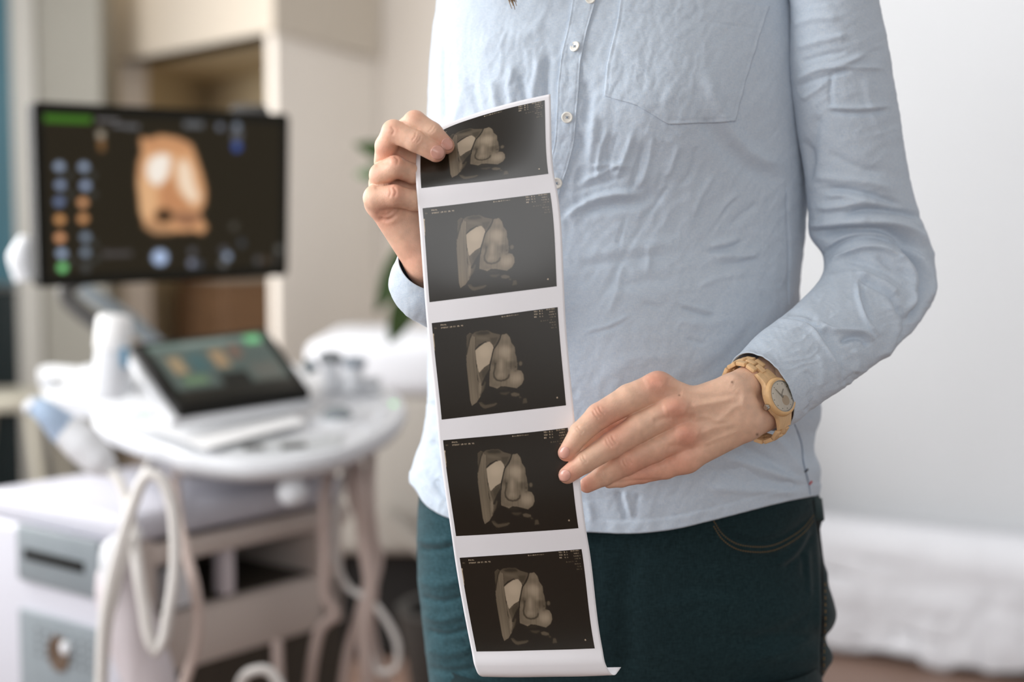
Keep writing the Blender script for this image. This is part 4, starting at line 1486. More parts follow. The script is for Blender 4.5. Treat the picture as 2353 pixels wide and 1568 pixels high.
cA = [([(868, 500), (890, 506), (912, 492), (925, 475)], 5, -1.5), ([(862, 490), (885, 495), (905, 484)], 4, -.7), ([(870, 484), (890, 486)], 4, -.6),
      ([(898, 290), (905, 300), (900, 312)], 3, -.5), ([(905, 358), (914, 366), (912, 380)], 3, -.6), ([(903, 428), (910, 440), (905, 455)], 3, -.7),
      ([(895, 430), (898, 442), (894, 455)], 3, -.5), ([(860, 380), (880, 372), (900, 372)], 6, -1.0), ([(858, 432), (885, 424), (905, 424)], 6, -1.0)]
cA += joint((957, 317), (.85, .45), 13, 3, 6, -.5) + joint((992, 298), (.75, .6), 12, 2, 6, -.4)
VA, FAq, CA = hand((815, 225, -70), (1110, 720, 290), 1.9, fA, pA, 6, 14, redsA, cA)

QA, QB = Q(VA), Q(VB)
nb, na = len(Vb), len(QA)
Vall = np.vstack([Vb, QA, QB])
Fall = np.vstack([Fb, FAq + nb, FBq + nb + na])
Call = np.vstack([np.tile(SKIN, (nb, 1)), CA, CB])
M_skin = mat('skin', (214, 158, 132), rough=0.48, spec=0.35, sss=0.22, sssscale=0.004, attr='col', var=0.05, vscale=120, bump=0.25, bscale=900)
person = link('person', mesh_np('person', Vall, Fall, Call), M_skin)
tag(person, 'person in light blue shirt and dark jeans holding a strip of prints', 'person')

# nails
bvA, bvB = bvh_np(QA, FAq), bvh_np(QB, FBq)
M_nail = mat('fingernail', (222, 168, 152), rough=0.25, spec=0.5, sss=0.2, sssscale=0.003, coat=0.2)


def nail(bv, c, d, L, Wd):
    d = np.array(d, float)
    d /= np.hypot(*d)
    n = np.array([-d[1], d[0]])
    nr, nc = 13, 13
    GX, GY = np.zeros((nr, nc)), np.zeros((nr, nc))
    disp = np.zeros((nr, nc))
    for i in range(nr):
        for j in range(nc):
            s, t = 2 * j / (nc - 1) - 1, 2 * i / (nr - 1) - 1
            r = max(abs(s), abs(t))
            q = math.hypot(s, t) + 1e-9
            a, b = s * r / q, t * r / q       # square to disc
            if b < 0:
                b *= .9
            GX[i, j] = c[0] + d[0] * b * L + n[0] * a * Wd
            GY[i, j] = c[1] + d[1] * b * L + n[1] * a * Wd
            disp[i, j] = 0.0003 * (1 - (a * a) * .6)
    return patch('fingernail', bv, GX, GY, 0.0002, M_nail, person, disp=disp, fallback=1.19)


nail(bvA, (1027, 331), (.72, .7), 15, 13.5)
nail(bvA, (1005, 350), (.75, .65), 17.5, 16)
nail(bvB, (1297, 1040), (-.45, .9), 15, 12)
nail(bvB, (1298, 1093), (-.75, .66), 15, 13.5)

# ---- shirt
shirt = link('shirt', mesh_np('shirt', G, shirt_f), M_shirt, person)


def ring_tube(rings, nr, nt, disp=None, seed=0, ends=True, cap_in=0.0):
    rings = np.array(rings, float)            # (n, 3, 3): centre, U, V in (px, py, w)
    kk = np.r_[0, np.cumsum(np.linalg.norm(np.diff(rings[:, 0], axis=0), axis=1) + 6)]
    R = hermite(kk, rings, np.linspace(0, kk[-1], nr))
    t = np.linspace(0, 2 * np.pi, nt, endpoint=False)
    c, s = np.cos(t)[None, :, None], np.sin(t)[None, :, None]
    X = R[:, None, 0] + R[:, None, 1] * c + R[:, None, 2] * s
    Gx = Q(X)
    n = gnormals(Gx)
    if ((Gx - Gx.mean(1, keepdims=True)) * n).sum() < 0:
        n = -n
    if disp is not None:
        fr = np.clip(-n[..., 1] * 2.2 + .45, 0, 1)
        Gx = Gx + n * disp(X[..., 0], X[..., 1], np.linspace(0, kk[-1], nr)[:, None] + 0 * X[..., 0], fr)[..., None]
    return Gx, X


SL_ST = [
    ([(1852, 536), (1918, 530), (1983, 526), (2033, 529), (2090, 557), (2128, 597)], 13, -5.5, 7),
    ([(1858, 520), (1920, 512), (1985, 508), (2040, 510), (2100, 535), (2140, 585)], 10, 4.0),
    ([(1888, 596), (1920, 566), (1975, 545), (2033, 549), (2079, 568), (2109, 607), (2128, 650)], 6, -3.6, 10),
    ([(1895, 575), (1930, 550), (1980, 538), (2033, 540), (2075, 556)], 6, 2.6),
    ([(1905, 612), (1945, 580), (1990, 566), (2040, 575), (2065, 590)], 8, 3.0),
    ([(1936, 496), (1994, 484), (2050, 487), (2105, 498), (2122, 507)], 7, -3.4), ([(1872, 478), (1925, 474), (1979, 465), (2030, 470)], 9, 3.2),
    ([(1880, 505), (1940, 500), (2000, 498)], 8, 1.6),
    ([(1890, 434), (1935, 436), (1979, 443), (2035, 459), (2080, 475)], 7, -2.4), ([(1895, 448), (1940, 450), (2000, 458)], 8, 2.0),
    ([(1860, 405), (1930, 412), (2000, 420), (2060, 440)], 10, 1.6), ([(1900, 350), (1960, 380), (2040, 400)], 10, -1.4),
    ([(2071, 561), (2100, 592), (2124, 650), (2108, 715), (2085, 745)], 10, -4.6, 7), ([(2088, 556), (2120, 600), (2140, 650), (2130, 700)], 9, 3.0),
    ([(2050, 575), (2085, 610), (2103, 665), (2090, 720)], 9, 3.2), ([(2010, 585), (2050, 615), (2095, 645), (2112, 690)], 7, -2.2),
    ([(1968, 648), (1973, 690), (1994, 744), (2020, 770)], 5, 2.0), ([(1978, 650), (1986, 695), (2006, 740)], 6, -1.6),
    ([(1972, 640), (2015, 660), (2055, 690), (2062, 730)], 6, -2.6), ([(1965, 628), (2020, 645), (2070, 680)], 7, 2.2),
    ([(1935, 598), (1980, 604), (2030, 622), (2100, 670)], 8, -1.8), ([(1900, 640), (1950, 632), (2000, 640)], 9, 1.4),
    ([(1883, 742), (1905, 757), (1945, 762), (1987, 766), (2010, 785)], 6, 2.6), ([(1892, 752), (1915, 790), (1935, 830)], 9, -2.4),
    ([(1930, 790), (1960, 775), (1985, 778), (1995, 800)], 8, -2.6), ([(1960, 800), (1970, 830), (1962, 860)], 9, 1.8),
    ([(2030, 690), (2060, 740), (2050, 790), (2020, 830)], 10, 2.0), ([(2062, 700), (2085, 750), (2060, 790)], 8, -2.6),
    ([(1795, 729), (1830, 732), (1864, 742), (1895, 777), (1925, 823), (1947, 886)], 4, -2.2), ([(1800, 716), (1850, 722), (1880, 738)], 8, -1.6),
    ([(1787, 737), (1826, 741), (1858, 752), (1887, 785), (1915, 828), (1936, 886)], 5, 1.5),
    ([(1860, 900), (1865, 930), (1850, 950)], 6, -1.6), ([(1880, 810), (1890, 850), (1880, 900)], 9, 1.0), ([(1848, 850), (1870, 880), (1862, 930)], 8, -1.1),
    ([(1828, 183), (1880, 160), (1930, 150), (1998, 120)], 7, 1.8), ([(1828, 200), (1890, 178), (1960, 160)], 6, -1.4),
    ([(1830, 110), (1880, 95), (1950, 80)], 8, 1.4), ([(1835, 145), (1890, 128), (1950, 118)], 6, -1.2), ([(1820, 60), (1860, 45), (1930, 40)], 8, 1.2),
    ([(1900, 158), (1960, 155), (2034, 158)], 5, 1.2), ([(1900, 246), (1960, 250), (2043, 244)], 5, 1.6), ([(1900, 256), (1960, 261), (2043, 256)], 5, -1.2),
    ([(1913, 165), (1908, 210), (1912, 250)], 6, -1.2), ([(1880, 260), (1868, 330), (1860, 390)], 14, -1.8), ([(1990, 170), (2000, 240), (2030, 330)], 10, 1.0),
    ([(1840, 230), (1880, 205), (1900, 190)], 6, 1.3), ([(1845, 320), (1858, 350), (1862, 420)], 9, -1.6),
]


def disp_L(px, py, t, fr):
    d = strokes(px, py, SL_ST) * fr * 1.75
    d += (0.5e-3 * fbm(px / 45, py / 45, 101, 4) + 0.5e-3 * ridged(px, py, -.35, 90, 22, 103) + 0.25e-3 * ridged(px, py, .9, 50, 13, 104)) * (0.3 + .7 * fr)
    d += 0.9e-3 * ridged(px, py, .15, 110, 26, 107) * g(px, py, 2000, 560, 150, 120) * fr
    return d


LR = [[(1751, 900, 102), (48, 88, 8), (-58, 23, 60)], [(1765, 891, 116), (56, 84, 5), (-52, 20, 62)], [(1812, 850, 152), (70, 80, 0), (-40, 14, 68)],
      [(1871, 808, 196), (78, 77, 0), (-25, 8, 72)], [(1940, 752, 270), (98, 63, 0), (-12, 4, 84)], [(1998, 692, 345), (112, 54, 0), (-4, 0, 96)],
      [(2021, 640, 400), (128, 30, 0), (0, 0, 104)], [(2018, 592, 430), (130, 10, 0), (0, 0, 108)], [(1995, 540, 438), (135, -2, 0), (0, 0, 108)],
      [(1982, 480, 432), (125, -6, 0), (0, 0, 112)], [(1968, 400, 428), (120, -2, 0), (0, 0, 115)], [(1952, 300, 424), (121, 0, 0), (0, 0, 118)],
      [(1933, 170, 420), (119, 0, 0), (0, 0, 120)], [(1917, 0, 424), (103, 0, 0), (0, 0, 118)], [(1885, -130, 430), (100, 5, 0), (0, 0, 105)],
      [(1810, -225, 440), (95, 35, 0), (0, 0, 70)], [(1740, -262, 450), (60, 40, 0), (0, 0, 30)]]
Gl, Xl = ring_tube(LR, 420, 300, disp_L)
seam_i = 0


def sleeve(name, Gx, m):
    dv_ = (Gx[3].mean(0) - Gx[0].mean(0))
    dv_ /= np.linalg.norm(dv_)
    inner = []
    for j, s_, e_ in ((0, .012, -.0007), (0, .035, -.0003), (3, .045, 0), (14, .05, 0), (30, .05, 0), (60, .05, 0)):
        inner.append(Gx[j] + (Gx[j].mean(0) - Gx[j]) * s_ + dv_ * e_)
    full = np.concatenate([np.array(inner[::-1]), Gx], 0)
    return link(name, mesh_np(name, full, grid_faces(len(full), Gx.shape[1], wrap=True)), m, shirt)


sleeve('sleeve', Gl, M_shirt)
sl_bvh = bvh_np(Gl.reshape(-1, 3), grid_faces(Gl.shape[0], Gl.shape[1], wrap=True))

A_ST = [([(900, 640), (915, 690), (945, 725)], 8, 1.6), ([(912, 655), (935, 700), (965, 725)], 6, -1.4), ([(895, 600), (896, 640)], 8, 1.0),
        ([(925, 690), (950, 700), (975, 702)], 6, 1.2)]


def disp_R(px, py, t, fr):
    return strokes(px, py, A_ST) * fr + 0.5e-3 * fbm(px / 30, py / 30, 131, 4) + 0.5e-3 * ridged(px, py, 1.4, 90, 30, 133)


RR = [[(992, 610, 92), (78, 6, 20), (10, 62, -48)], [(994, 640, 104), (92, 6, 16), (10, 72, -54)], [(996, 655, 130), (103, 4, 10), (6, 84, -50)],
      [(1012, 665, 190), (110, 0, 10), (4, 88, -40)], [(1050, 675, 300), (104, 0, 10), (2, 96, -40)], [(1078, 690, 430), (95, 8, 0), (0, 70, -90)],
      [(1090, 660, 560), (92, 0, 0), (0, 40, -110)], [(1082, 560, 640), (96, 0, 0), (0, 10, -110)], [(1078, 400, 650), (94, 0, 0), (0, 0, -110)],
      [(1079, 250, 640), (97, 0, 0), (0, 0, -112)], [(1082, 120, 630), (93, 0, 0), (0, 0, -114)], [(1090, 0, 620), (86, 0, 0), (0, 0, -112)],
      [(1112, -130, 610), (92, 0, 0), (0, 0, -100)], [(1180, -215, 600), (95, -30, 0), (0, 0, -66)], [(1240, -255, 590), (60, -40, 0), (0, 0, -30)]]
Gr, Xr = ring_tube(RR, 300, 220, disp_R)
sleeve('sleeve', Gr, M_shirt)

# placket, pocket, buttons, stitched seams
ppr = [(-60, 1378), (0, 1369), (60, 1353), (130, 1337), (200, 1330), (270, 1325), (330, 1318), (380, 1306), (430, 1290), (500, 1268), (600, 1245), (800, 1225), (1000, 1222), (1205, 1230)]
ppl = [(-60, 1325), (0, 1316), (60, 1306), (130, 1290), (200, 1282), (270, 1279), (330, 1274), (380, 1262), (430, 1245), (500, 1222), (600, 1199), (800, 1180), (1000, 1177), (1205, 1185)]
yy_ = np.linspace(-60, 1205, 420)
ll, rr_ = poly(ppl, yy_), poly(ppr, yy_)
u_ = np.linspace(0, 1, 22)
GX = ll[:, None] + (rr_ - ll)[:, None] * u_
GY = np.repeat(yy_[:, None], 22, 1)
dpl = (0.35e-3 * np.sin(GY / 11 + 2.2 * fbm(GY / 40, GY * 0, 3)) * np.sin(np.pi * u_)[None] + 0.0004 * fbm(GX / 14, GY / 14, 8, 3)
       - 0.00045 * np.exp(-((u_ - .09) / .03) ** 2)[None] - 0.00045 * np.exp(-((u_ - .91) / .03) ** 2)[None])
placket = patch('placket', shirt_bvh, GX, GY, 0.0019, M_shirt, shirt, disp=dpl)
pk_bvh = BVHTree.FromPolygons([v.co[:] for v in placket.data.vertices], [p.vertices[:] for p in placket.data.polygons])
u_, v_ = np.linspace(0, 1, 120), np.linspace(0, 1, 110)
bot_ = hermite([0, .22, .52, 1], [[221], [241], [286], [279]], u_)[:, 0]
bot_ = np.interp(u_, [0, .25, .49, 1], [221, 242, 286, 279])
top_ = np.interp(u_, [0, .5, 1], [-22, -12, 15])
xL, xR = np.interp(v_, [0, .3, .7, 1], [1428, 1418, 1395, 1389]), np.interp(v_, [0, .6, 1], [1766, 1716, 1688])
GX = xL[:, None] + (xR - xL)[:, None] * u_[None]
GY = top_[None] + v_[:, None] * (bot_ - top_)[None]
eu = np.minimum(u_, 1 - u_)[None] * 320
ev = (1 - v_)[:, None] * 280
ed = np.minimum(eu, ev)
dpk = -0.0004 * np.exp(-((ed - 8) / 2.2) ** 2) + 0.0003 * fbm(GX / 20, GY / 20, 66, 3) - 0.0004 * np.exp(-((v_[:, None] - .2) / .012) ** 2)
dpk = dpk + 0.00035 * np.sin(GY / 8) * np.exp(-(eu / 14) ** 2)
pocket = patch('chest_pocket', shirt_bvh, GX, GY, 0.0013, M_shirt, shirt, disp=dpk)


def seamline(name, bv, pts, m, parent, w=0.0005, n=120, lift=0.0003, dash=False):
    pts = np.array(pts, float)
    kk = np.r_[0, np.cumsum(np.hypot(*np.diff(pts, axis=0).T))]
    p2 = hermite(kk, pts, np.linspace(0, kk[-1], n))
    W_ = []
    for (x, y) in p2:
        h, nn, d = cast(bv, x, y)
        if h is not None:
            W_.append(np.array(h) - np.array(d) * lift)
    if len(W_) < 4:
        return None
    mb = MB()
    if dash:
        W_ = np.array(W_)
        for i in range(0, len(W_) - 3, 4):
            mb.tube(W_[i:i + 3], w, 5)
    else:
        mb.tube(np.array(W_), w, 6)
    return mb.build(name, m, parent, True)


M_btn = mat('pearl_button', (236, 232, 222), rough=0.25, coat=0.3)
for (x, y, r) in ((1357, -2, 12), (1322, 108, 12.5), (1303, 270, 13), (1279, 421, 13), (1213, 600, 13), (1200, 800, 13), (1199, 1000, 13)):
    h, n_, d = cast(pk_bvh, x, y)
    if h is None:
        continue
    n_ = np.array(n_)
    if n_[1] > 0:
        n_ = -n_
    if y == 108:
        n_ = n_ + np.array([-.55, 0, .35])
        n_ /= np.linalg.norm(n_)
    s = r * .00039
    bt = MB().lathe(np.array(h) - n_ * .0002, n_, [(0, s * .7), (.0006, s * .95), (.0014, s), (.002, s * .93), (.0021, s * .8), (.0015, s * .62), (.0014, s * .1)], 28).build(
        'button', M_btn, shirt, True)
    mb = MB()
    u1 = np.cross(n_, [0, 0, 1])
    u1 /= np.linalg.norm(u1)
    u2 = np.cross(n_, u1)
    for a, b in ((-1, -1), (-1, 1)):
        c1 = np.array(h) + n_ * .0016 + (u1 * a + u2 * b) * s * .22
        c2 = np.array(h) + n_ * .0016 + (-u1 * a - u2 * b) * s * .22
        mb.tube([c1, (c1 + c2) / 2 + n_ * .0006, c2], .0003, 6)
    mb.build('button_thread', M_thread, shirt, True)
seamline('bar_tack', shirt_bvh, [(1849, 1085), (1856, 1079)], mat('navy_thread', (40, 44, 60)), shirt, .0011, 8)
seamline('bar_tack', shirt_bvh, [(1859, 1114), (1865, 1107)], mat('red_thread', (190, 50, 50)), shirt, .0011, 8)
seamline('side_seam', shirt_bvh, [(1826, 975), (1842, 1020), (1846, 1060), (1858, 1110), (1862, 1138)], M_thread, shirt, .0005)
seamline('side_seam', shirt_bvh, [(1808, 430), (1812, 560), (1813, 700)], M_shirt, shirt, .0006)

# hair lock falling to the chest, hair on the head
M_hair = mat('brown_hair', (128, 100, 66), rough=0.45, var=0.2, vscale=40)
hb = MB()
hb.lathe(hc + [0, .035, .03], (0, 0, 1), [(-.12, .07), (-.06, .098), (0, .102), (.045, .09), (.075, .05), (.085, .01)])
hb.build('hair', M_hair, person, True)
rs = np.random.RandomState(8)
hl = MB()
tip = P(1184, 10, 1.285)
root = hc + [-.07, -.0, -.02]
for i in range(46):
    o = rs.normal(0, .004, 3) * [1, .6, 1]
    e = tip + rs.normal(0, 1, 3) * [.003, .002, .004] + [-.001 * (i % 6), 0, .0016 * (i % 9)]
    mid1 = root + (P(1130, -230, 1.33) - root) * .6 + o
    mid2 = P(1150, -80, 1.288) + o * .9
    hl.tube([root + o * 2, mid1, mid2, e], [.0014, .0014, .0012, .0003], 5, smooth=16)
hlo = hl.build('hair_lock', M_hair, person, True)
hlo['kind'] = 'stuff'

# ---- jeans
JL = [(1040, 985), (1100, 968), (1160, 961), (1220, 958), (1300, 959), (1350, 961), (1400, 967), (1450, 972), (1500, 978), (1568, 986), (1700, 990)]
JR = [(1040, 1868), (1100, 1876), (1145, 1884), (1175, 1889), (1200, 1885), (1250, 1888), (1300, 1895), (1350, 1906), (1390, 1918), (1418, 1922), (1445, 1912),
      (1462, 1899), (1480, 1902), (1500, 1912), (1518, 1913), (1540, 1900), (1568, 1886), (1700, 1890)]
nt_, nr_ = 420, 230
th = np.linspace(0, 2 * np.pi, nt_, endpoint=False)
ys = np.linspace(1040, 1660, nr_)
TH, PYj = np.meshgrid(th, ys)
cs, sn = np.cos(TH), np.sin(TH)
jl, jr = poly(JL, PYj), poly(JR, PYj)
PXj = (jl + jr) / 2 + (jr - jl) / 2 * cs
bj = np.interp(PYj, [1040, 1200, 1400, 1660], [.108, .112, .112, .105])
YJ = YC - bj * np.sign(sn) * np.abs(sn) ** 0.8
J_ST = [([(1640, 1192), (1660, 1222), (1690, 1242), (1730, 1250), (1775, 1247), (1815, 1230), (1850, 1204), (1872, 1178)], 5, -2.6, 12),
        ([(1640, 1206), (1660, 1236), (1690, 1257), (1730, 1265), (1775, 1262), (1818, 1244), (1855, 1216)], 8, 1.6),
        ([(1868, 1148), (1878, 1200), (1888, 1260), (1891, 1330), (1892, 1420), (1889, 1500), (1888, 1568)], 4, -2.6),
        ([(1878, 1148), (1886, 1200), (1896, 1270), (1899, 1350)], 6, 1.6), ([(1880, 1160), (1874, 1230), (1880, 1330), (1882, 1480)], 6, 1.3),
        ([(1780, 1300), (1820, 1275), (1860, 1215)], 9, 2.2), ([(1800, 1310), (1845, 1270), (1866, 1225)], 7, -1.8),
        ([(1855, 1260), (1858, 1320), (1862, 1380)], 6, 1.4), ([(1845, 1270), (1848, 1330)], 6, -1.4),
        ([(958, 1240), (990, 1246), (1040, 1240)], 9, 2.2), ([(960, 1262), (1000, 1266), (1045, 1256)], 7, -2.6), ([(960, 1330), (1000, 1345), (1060, 1335)], 12, 2.2),
        ([(965, 1372), (1010, 1385), (1070, 1370)], 9, -2.8), ([(968, 1410), (1010, 1425), (1075, 1410)], 10, 2.4), ([(972, 1448), (1020, 1460), (1085, 1445)], 8, -2.6),
        ([(975, 1490), (1020, 1502), (1090, 1492)], 12, 2.2), ([(980, 1535), (1030, 1545), (1100, 1535)], 9, -2.2),
        ([(1500, 1400), (1600, 1380), (1720, 1390)], 14, 1.0), ([(1480, 1290), (1560, 1310), (1680, 1330)], 14, .9), ([(1700, 1480), (1800, 1450), (1880, 1400)], 14, -1.4),
        ([(1720, 1520), (1820, 1490), (1885, 1450)], 12, 1.4), ([(1450, 1250), (1440, 1400), (1445, 1568)], 26, -2.5)]
dj = strokes(PXj, PYj, J_ST) * (sn > 0) + 0.4e-3 * fbm(PXj / 40, PYj / 40, 201, 4)
GJ = P(PXj, PYj, YJ)
nj = gnormals(GJ)
if ((GJ - GJ.mean(1, keepdims=True)) * nj).sum() < 0:
    nj = -nj
GJ = GJ + nj * dj[..., None]
# legs below the frame
legs = []
xm = (GJ[-1][:, 0].min() + GJ[-1][:, 0].max()) / 2
vj, fj = [GJ.reshape(-1, 3)], [grid_faces(nr_, nt_, wrap=True)]
cnt = GJ.shape[0] * nt_
for (h_, k_, n_, s) in ((HIPL, KNL, ANL, -1), (HIPR, KNR, ANR, 1)):
    rows = []
    zt_ = GJ[-1][:, 2].mean()
    hw_ = (GJ[-1][:, 0].max() - GJ[-1][:, 0].min()) / 4
    for (c, rx, ry) in ((np.array([xm + s * hw_, YC, zt_ + .07]), hw_ * .93, .096), (np.array([xm + s * hw_, YC, zt_ - .004]), hw_ * 1.015, .108),
                        (np.array([xm + s * hw_ * 1.0, YC, zt_ - .15]), .088, .09), (k_ + [0, 0, .04], .068, .07), (k_ - [0, 0, .12], .062, .066),
                        ((k_ + n_) / 2, .058, .062), (n_ + [0, 0, .02], .055, .06), (n_ - [0, 0, .035], .056, .066)):
        rows.append(np.stack([c[0] + rx * np.cos(th[::6]), c[1] - ry * np.sin(th[::6]), c[2] + 0 * th[::6]], -1))
    rw = hermite(np.arange(len(rows)), np.array(rows), np.linspace(0, len(rows) - 1, 90))
    vj.append(rw.reshape(-1, 3))
    fj.append(grid_faces(90, rw.shape[1], wrap=True) + cnt)
    cnt += 90 * rw.shape[1]
jv, jf = np.vstack(vj), np.vstack(fj)
denim_tone = np.full((len(jv), 3), 0.85)
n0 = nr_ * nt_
lit_side = 1 / (1 + np.exp((PXj.ravel() - 1110) / 38)) * np.clip((PYj.ravel() - 1120) / 60, .5, 1) * (1 + .35 * fbm(PXj.ravel() / 50, PYj.ravel() / 22, 301, 4))  # window light on the left side, painted into the denim colour
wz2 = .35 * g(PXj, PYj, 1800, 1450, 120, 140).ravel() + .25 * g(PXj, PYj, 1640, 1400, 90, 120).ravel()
denim_tone[:n0] *= (1 + 1.9 * lit_side + wz2)[:, None] * (1 + lit_side[:, None] * np.array([0, .03, .08]))
jeans = link('jeans', mesh_np('jeans', jv, jf, denim_tone), M_jeans, person)
j_bvh = bvh_np(GJ.reshape(-1, 3), grid_faces(nr_, nt_, wrap=True))
for off in (6, 18):
    seamline('pocket_stitching', j_bvh, [(1640, 1192 + off), (1660, 1222 + off), (1690, 1243 + off), (1730, 1251 + off), (1775, 1248 + off), (1815, 1230 + off),
                                         (1850, 1204 + off), (1870, 1178 + off)], M_stitch, jeans, .00042, 200, dash=True)
seamline('side_seam', j_bvh, [(1868, 1148), (1878, 1200), (1887, 1260), (1890, 1330), (1891, 1420), (1888, 1500), (1887, 1568)], mat('dark_seam', (10, 14, 14)), jeans, .0011, 90)
seamline('side_stitching', j_bvh, [(1896, 1340), (1897, 1420), (1894, 1500), (1893, 1568)], M_stitch, jeans, .0006, 60, dash=True)
pkt = np.array([(1650, 1196), (1664, 1218), (1690, 1236), (1730, 1243), (1775, 1241), (1812, 1225), (1846, 1200), (1866, 1172)], float)
# belt loop at the hip
uu_ = np.linspace(0, 1, 10)
BX = 1868 + 16 * uu_[None] + np.linspace(0, 6, 24)[:, None]
BY = 1146 + np.linspace(0, 50, 24)[:, None] + 0 * uu_[None]
patch('belt_loop', j_bvh, BX, BY, 0.0022, mat('loop_denim', (40, 58, 60), rough=.9), jeans)
# shoes
M_shoe = mat('white_shoe', (220, 218, 214), rough=0.6)
for n_ in (ANL, ANR):
    MB().tube([n_ + [0, .04, -.045], n_ + [0, -.03, -.045], n_ + [0, -.12, -.055], n_ + [0, -.19, -.06]], [.036, .043, .040, .022], 20, smooth=20).build('shoe', M_shoe, person, True)

# ------------------------------------------------------------------ strip of scan prints
ROWS = [  # u = 0, .25, .5, .75, 1 : (px, py, w)
    [(958, 330, 72), (1022, 288, 54), (1096, 259, 38), (1180, 235, 24), (1265, 216, 14)],
    [(957, 434, 4), (1036, 425, -4), (1115, 417, -6), (1194, 408, -4), (1273, 398, 2)],
    [(961, 480, 0), (1041, 471, -6), (1121, 461, -8), (1201, 451, -6), (1281, 441, -2)],
    [(977, 696, -14), (1057, 686, -20), (1137, 676, -22), (1217, 666, -19), (1296, 656, -14)],
    [(981, 744, -15), (1061, 735, -21), (1140, 725, -23), (1220, 714, -20), (1298, 704, -15)],
    [(1004, 966, -19), (1083, 957, -24), (1161, 948, -25), (1240, 939, -23), (1317, 930, -19)],
    [(1008, 1013, -18), (1087, 1006, -23), (1165, 999, -24), (1243, 991, -22), (1322, 981, -18)],
    [(1038, 1233, -12), (1115, 1229, -17), (1192, 1224, -18), (1269, 1219, -16), (1346, 1213, -12)],
    [(1045, 1283, -4), (1123, 1278, -9), (1201, 1273, -10), (1278, 1267, -8), (1354, 1261, -4)],
    [(1084, 1498, 8), (1160, 1497, 4), (1235, 1495, 3), (1310, 1493, 4), (1384, 1490, 8)],
    [(1091, 1532, 4), (1167, 1532, 0), (1242, 1531, -1), (1318, 1530, 0), (1392, 1528, 4)],
    [(1101, 1552, 10), (1178, 1553, 7), (1254, 1552, 6), (1330, 1551, 7), (1404, 1549, 10)],
    [(1113, 1556, 22), (1188, 1557, 20), (1264, 1556, 20), (1338, 1555, 20), (1413, 1552, 22)],
    [(1124, 1548, 34), (1198, 1548, 33), (1272, 1547, 33), (1346, 1545, 33), (1421, 1543, 34)],
    [(1130, 1535, 38), (1204, 1536, 37), (1278, 1535, 37), (1352, 1535, 37), (1427, 1534, 38)],
]
RW = np.array(ROWS, float)
KN = np.r_[0, np.cumsum(np.linalg.norm(np.diff(RW[:, 2], axis=0), axis=1))]


def strip_pts(u, vi):
    """u 0..1 across, vi row coordinate (0..14)"""
    vi = np.asarray(vi, float)
    u = np.asarray(u, float)
    t = np.interp(vi, np.arange(len(KN)), KN)
    A = hermite(KN, RW, t)                               # (n, 5, 3)
    B = hermite([0, .25, .5, .75, 1], np.swapaxes(A, 0, 1), u)   # (m, n, 3)
    return Q(np.swapaxes(B, 0, 1))


M_paper = mat('glossy_white_paper', (244, 243, 247), rough=0.35, spec=0.3, var=0.0)
vs = np.unique(np.concatenate([np.linspace(0, 14, 420)]))
us = np.linspace(0, 1, 60)
Gs = strip_pts(us, vs)
strip = link('scan_print_strip', mesh_np('scan_print_strip', Gs, grid_faces(len(vs), len(us))), M_paper)
tag(strip, 'long white glossy strip of five dark scan prints held in both hands', 'print strip')
ns = gnormals(Gs, wrap=False)
flipn = 1.0 if ns[200, 30] @ np.array([0, -1, 0]) > 0 else -1.0
sm = strip.modifiers.new('s', 'SOLIDIFY')
sm.thickness = 0.00025
sm.offset = 1 if flipn < 0 else -1

# the printed picture, drawn once in a flat canvas
CW, CHH = 372, 270
uu, vv = np.meshgrid((np.arange(CW) + .5) / CW, (np.arange(CHH) + .5) / CHH)
zx = (1 - uu) * (1 - vv) * 45 + uu * (1 - vv) * 1650 + uu * vv * 1785 + (1 - uu) * vv * 218
zy = (1 - uu) * (1 - vv) * 230 + uu * (1 - vv) * 65 + uu * vv * 1360 + (1 - uu) * vv * 1468
im = np.zeros((CHH, CW))


def zput(pts, val, b=.6, a=1.0, mode='set'):
    global im
    m = blur(inpoly(zx, zy, pts), b) * a
    im = im * (1 - m) + val * m if mode == 'set' else im + val * m


def zell(cx, cy, rx, ry, val, b=4, a=1.0, rot=0, mode='add'):
    t = np.linspace(0, 6.283, 22)
    zput([(cx + rx * math.cos(k) * math.cos(rot) - ry * math.sin(k) * math.sin(rot), cy + rx * math.cos(k) * math.sin(rot) + ry * math.sin(k) * math.cos(rot)) for k in t],
         val, b, a, mode)


def zline(pts, w, val, b=.5, a=1.0, mode='set'):
    global im
    d = np.full(zx.shape, 1e9)
    for (x1, y1), (x2, y2) in zip(pts[:-1], pts[1:]):
        ex, ey = x2 - x1, y2 - y1
        t = np.clip(((zx - x1) * ex + (zy - y1) * ey) / (ex * ex + ey * ey), 0, 1)
        d = np.minimum(d, np.hypot(zx - x1 - t * ex, zy - y1 - t * ey))
    m = blur((d < w).astype(float), b) * a
    im = im * (1 - m) + val * m if mode == 'set' else im + val * m


# left striated slab
zput([(495, 400), (535, 362), (575, 385), (605, 400), (612, 590), (632, 780), (650, 950), (668, 1060), (700, 1180), (650, 1262), (590, 1305), (568, 1240),
      (535, 1000), (505, 760), (498, 650), (512, 560)], .44)
stri = (vnoise((zx + (zy - 400) * -.12) / 9, zy / 400, 4) - .5) * .12
im += stri * (im > .2)
zput([(498, 400), (535, 362), (570, 385), (545, 420), (520, 520), (505, 590), (497, 500)], .26, .8)
zline([(560, 385), (540, 440), (515, 560), (503, 640)], 7, .06, .8, .8)
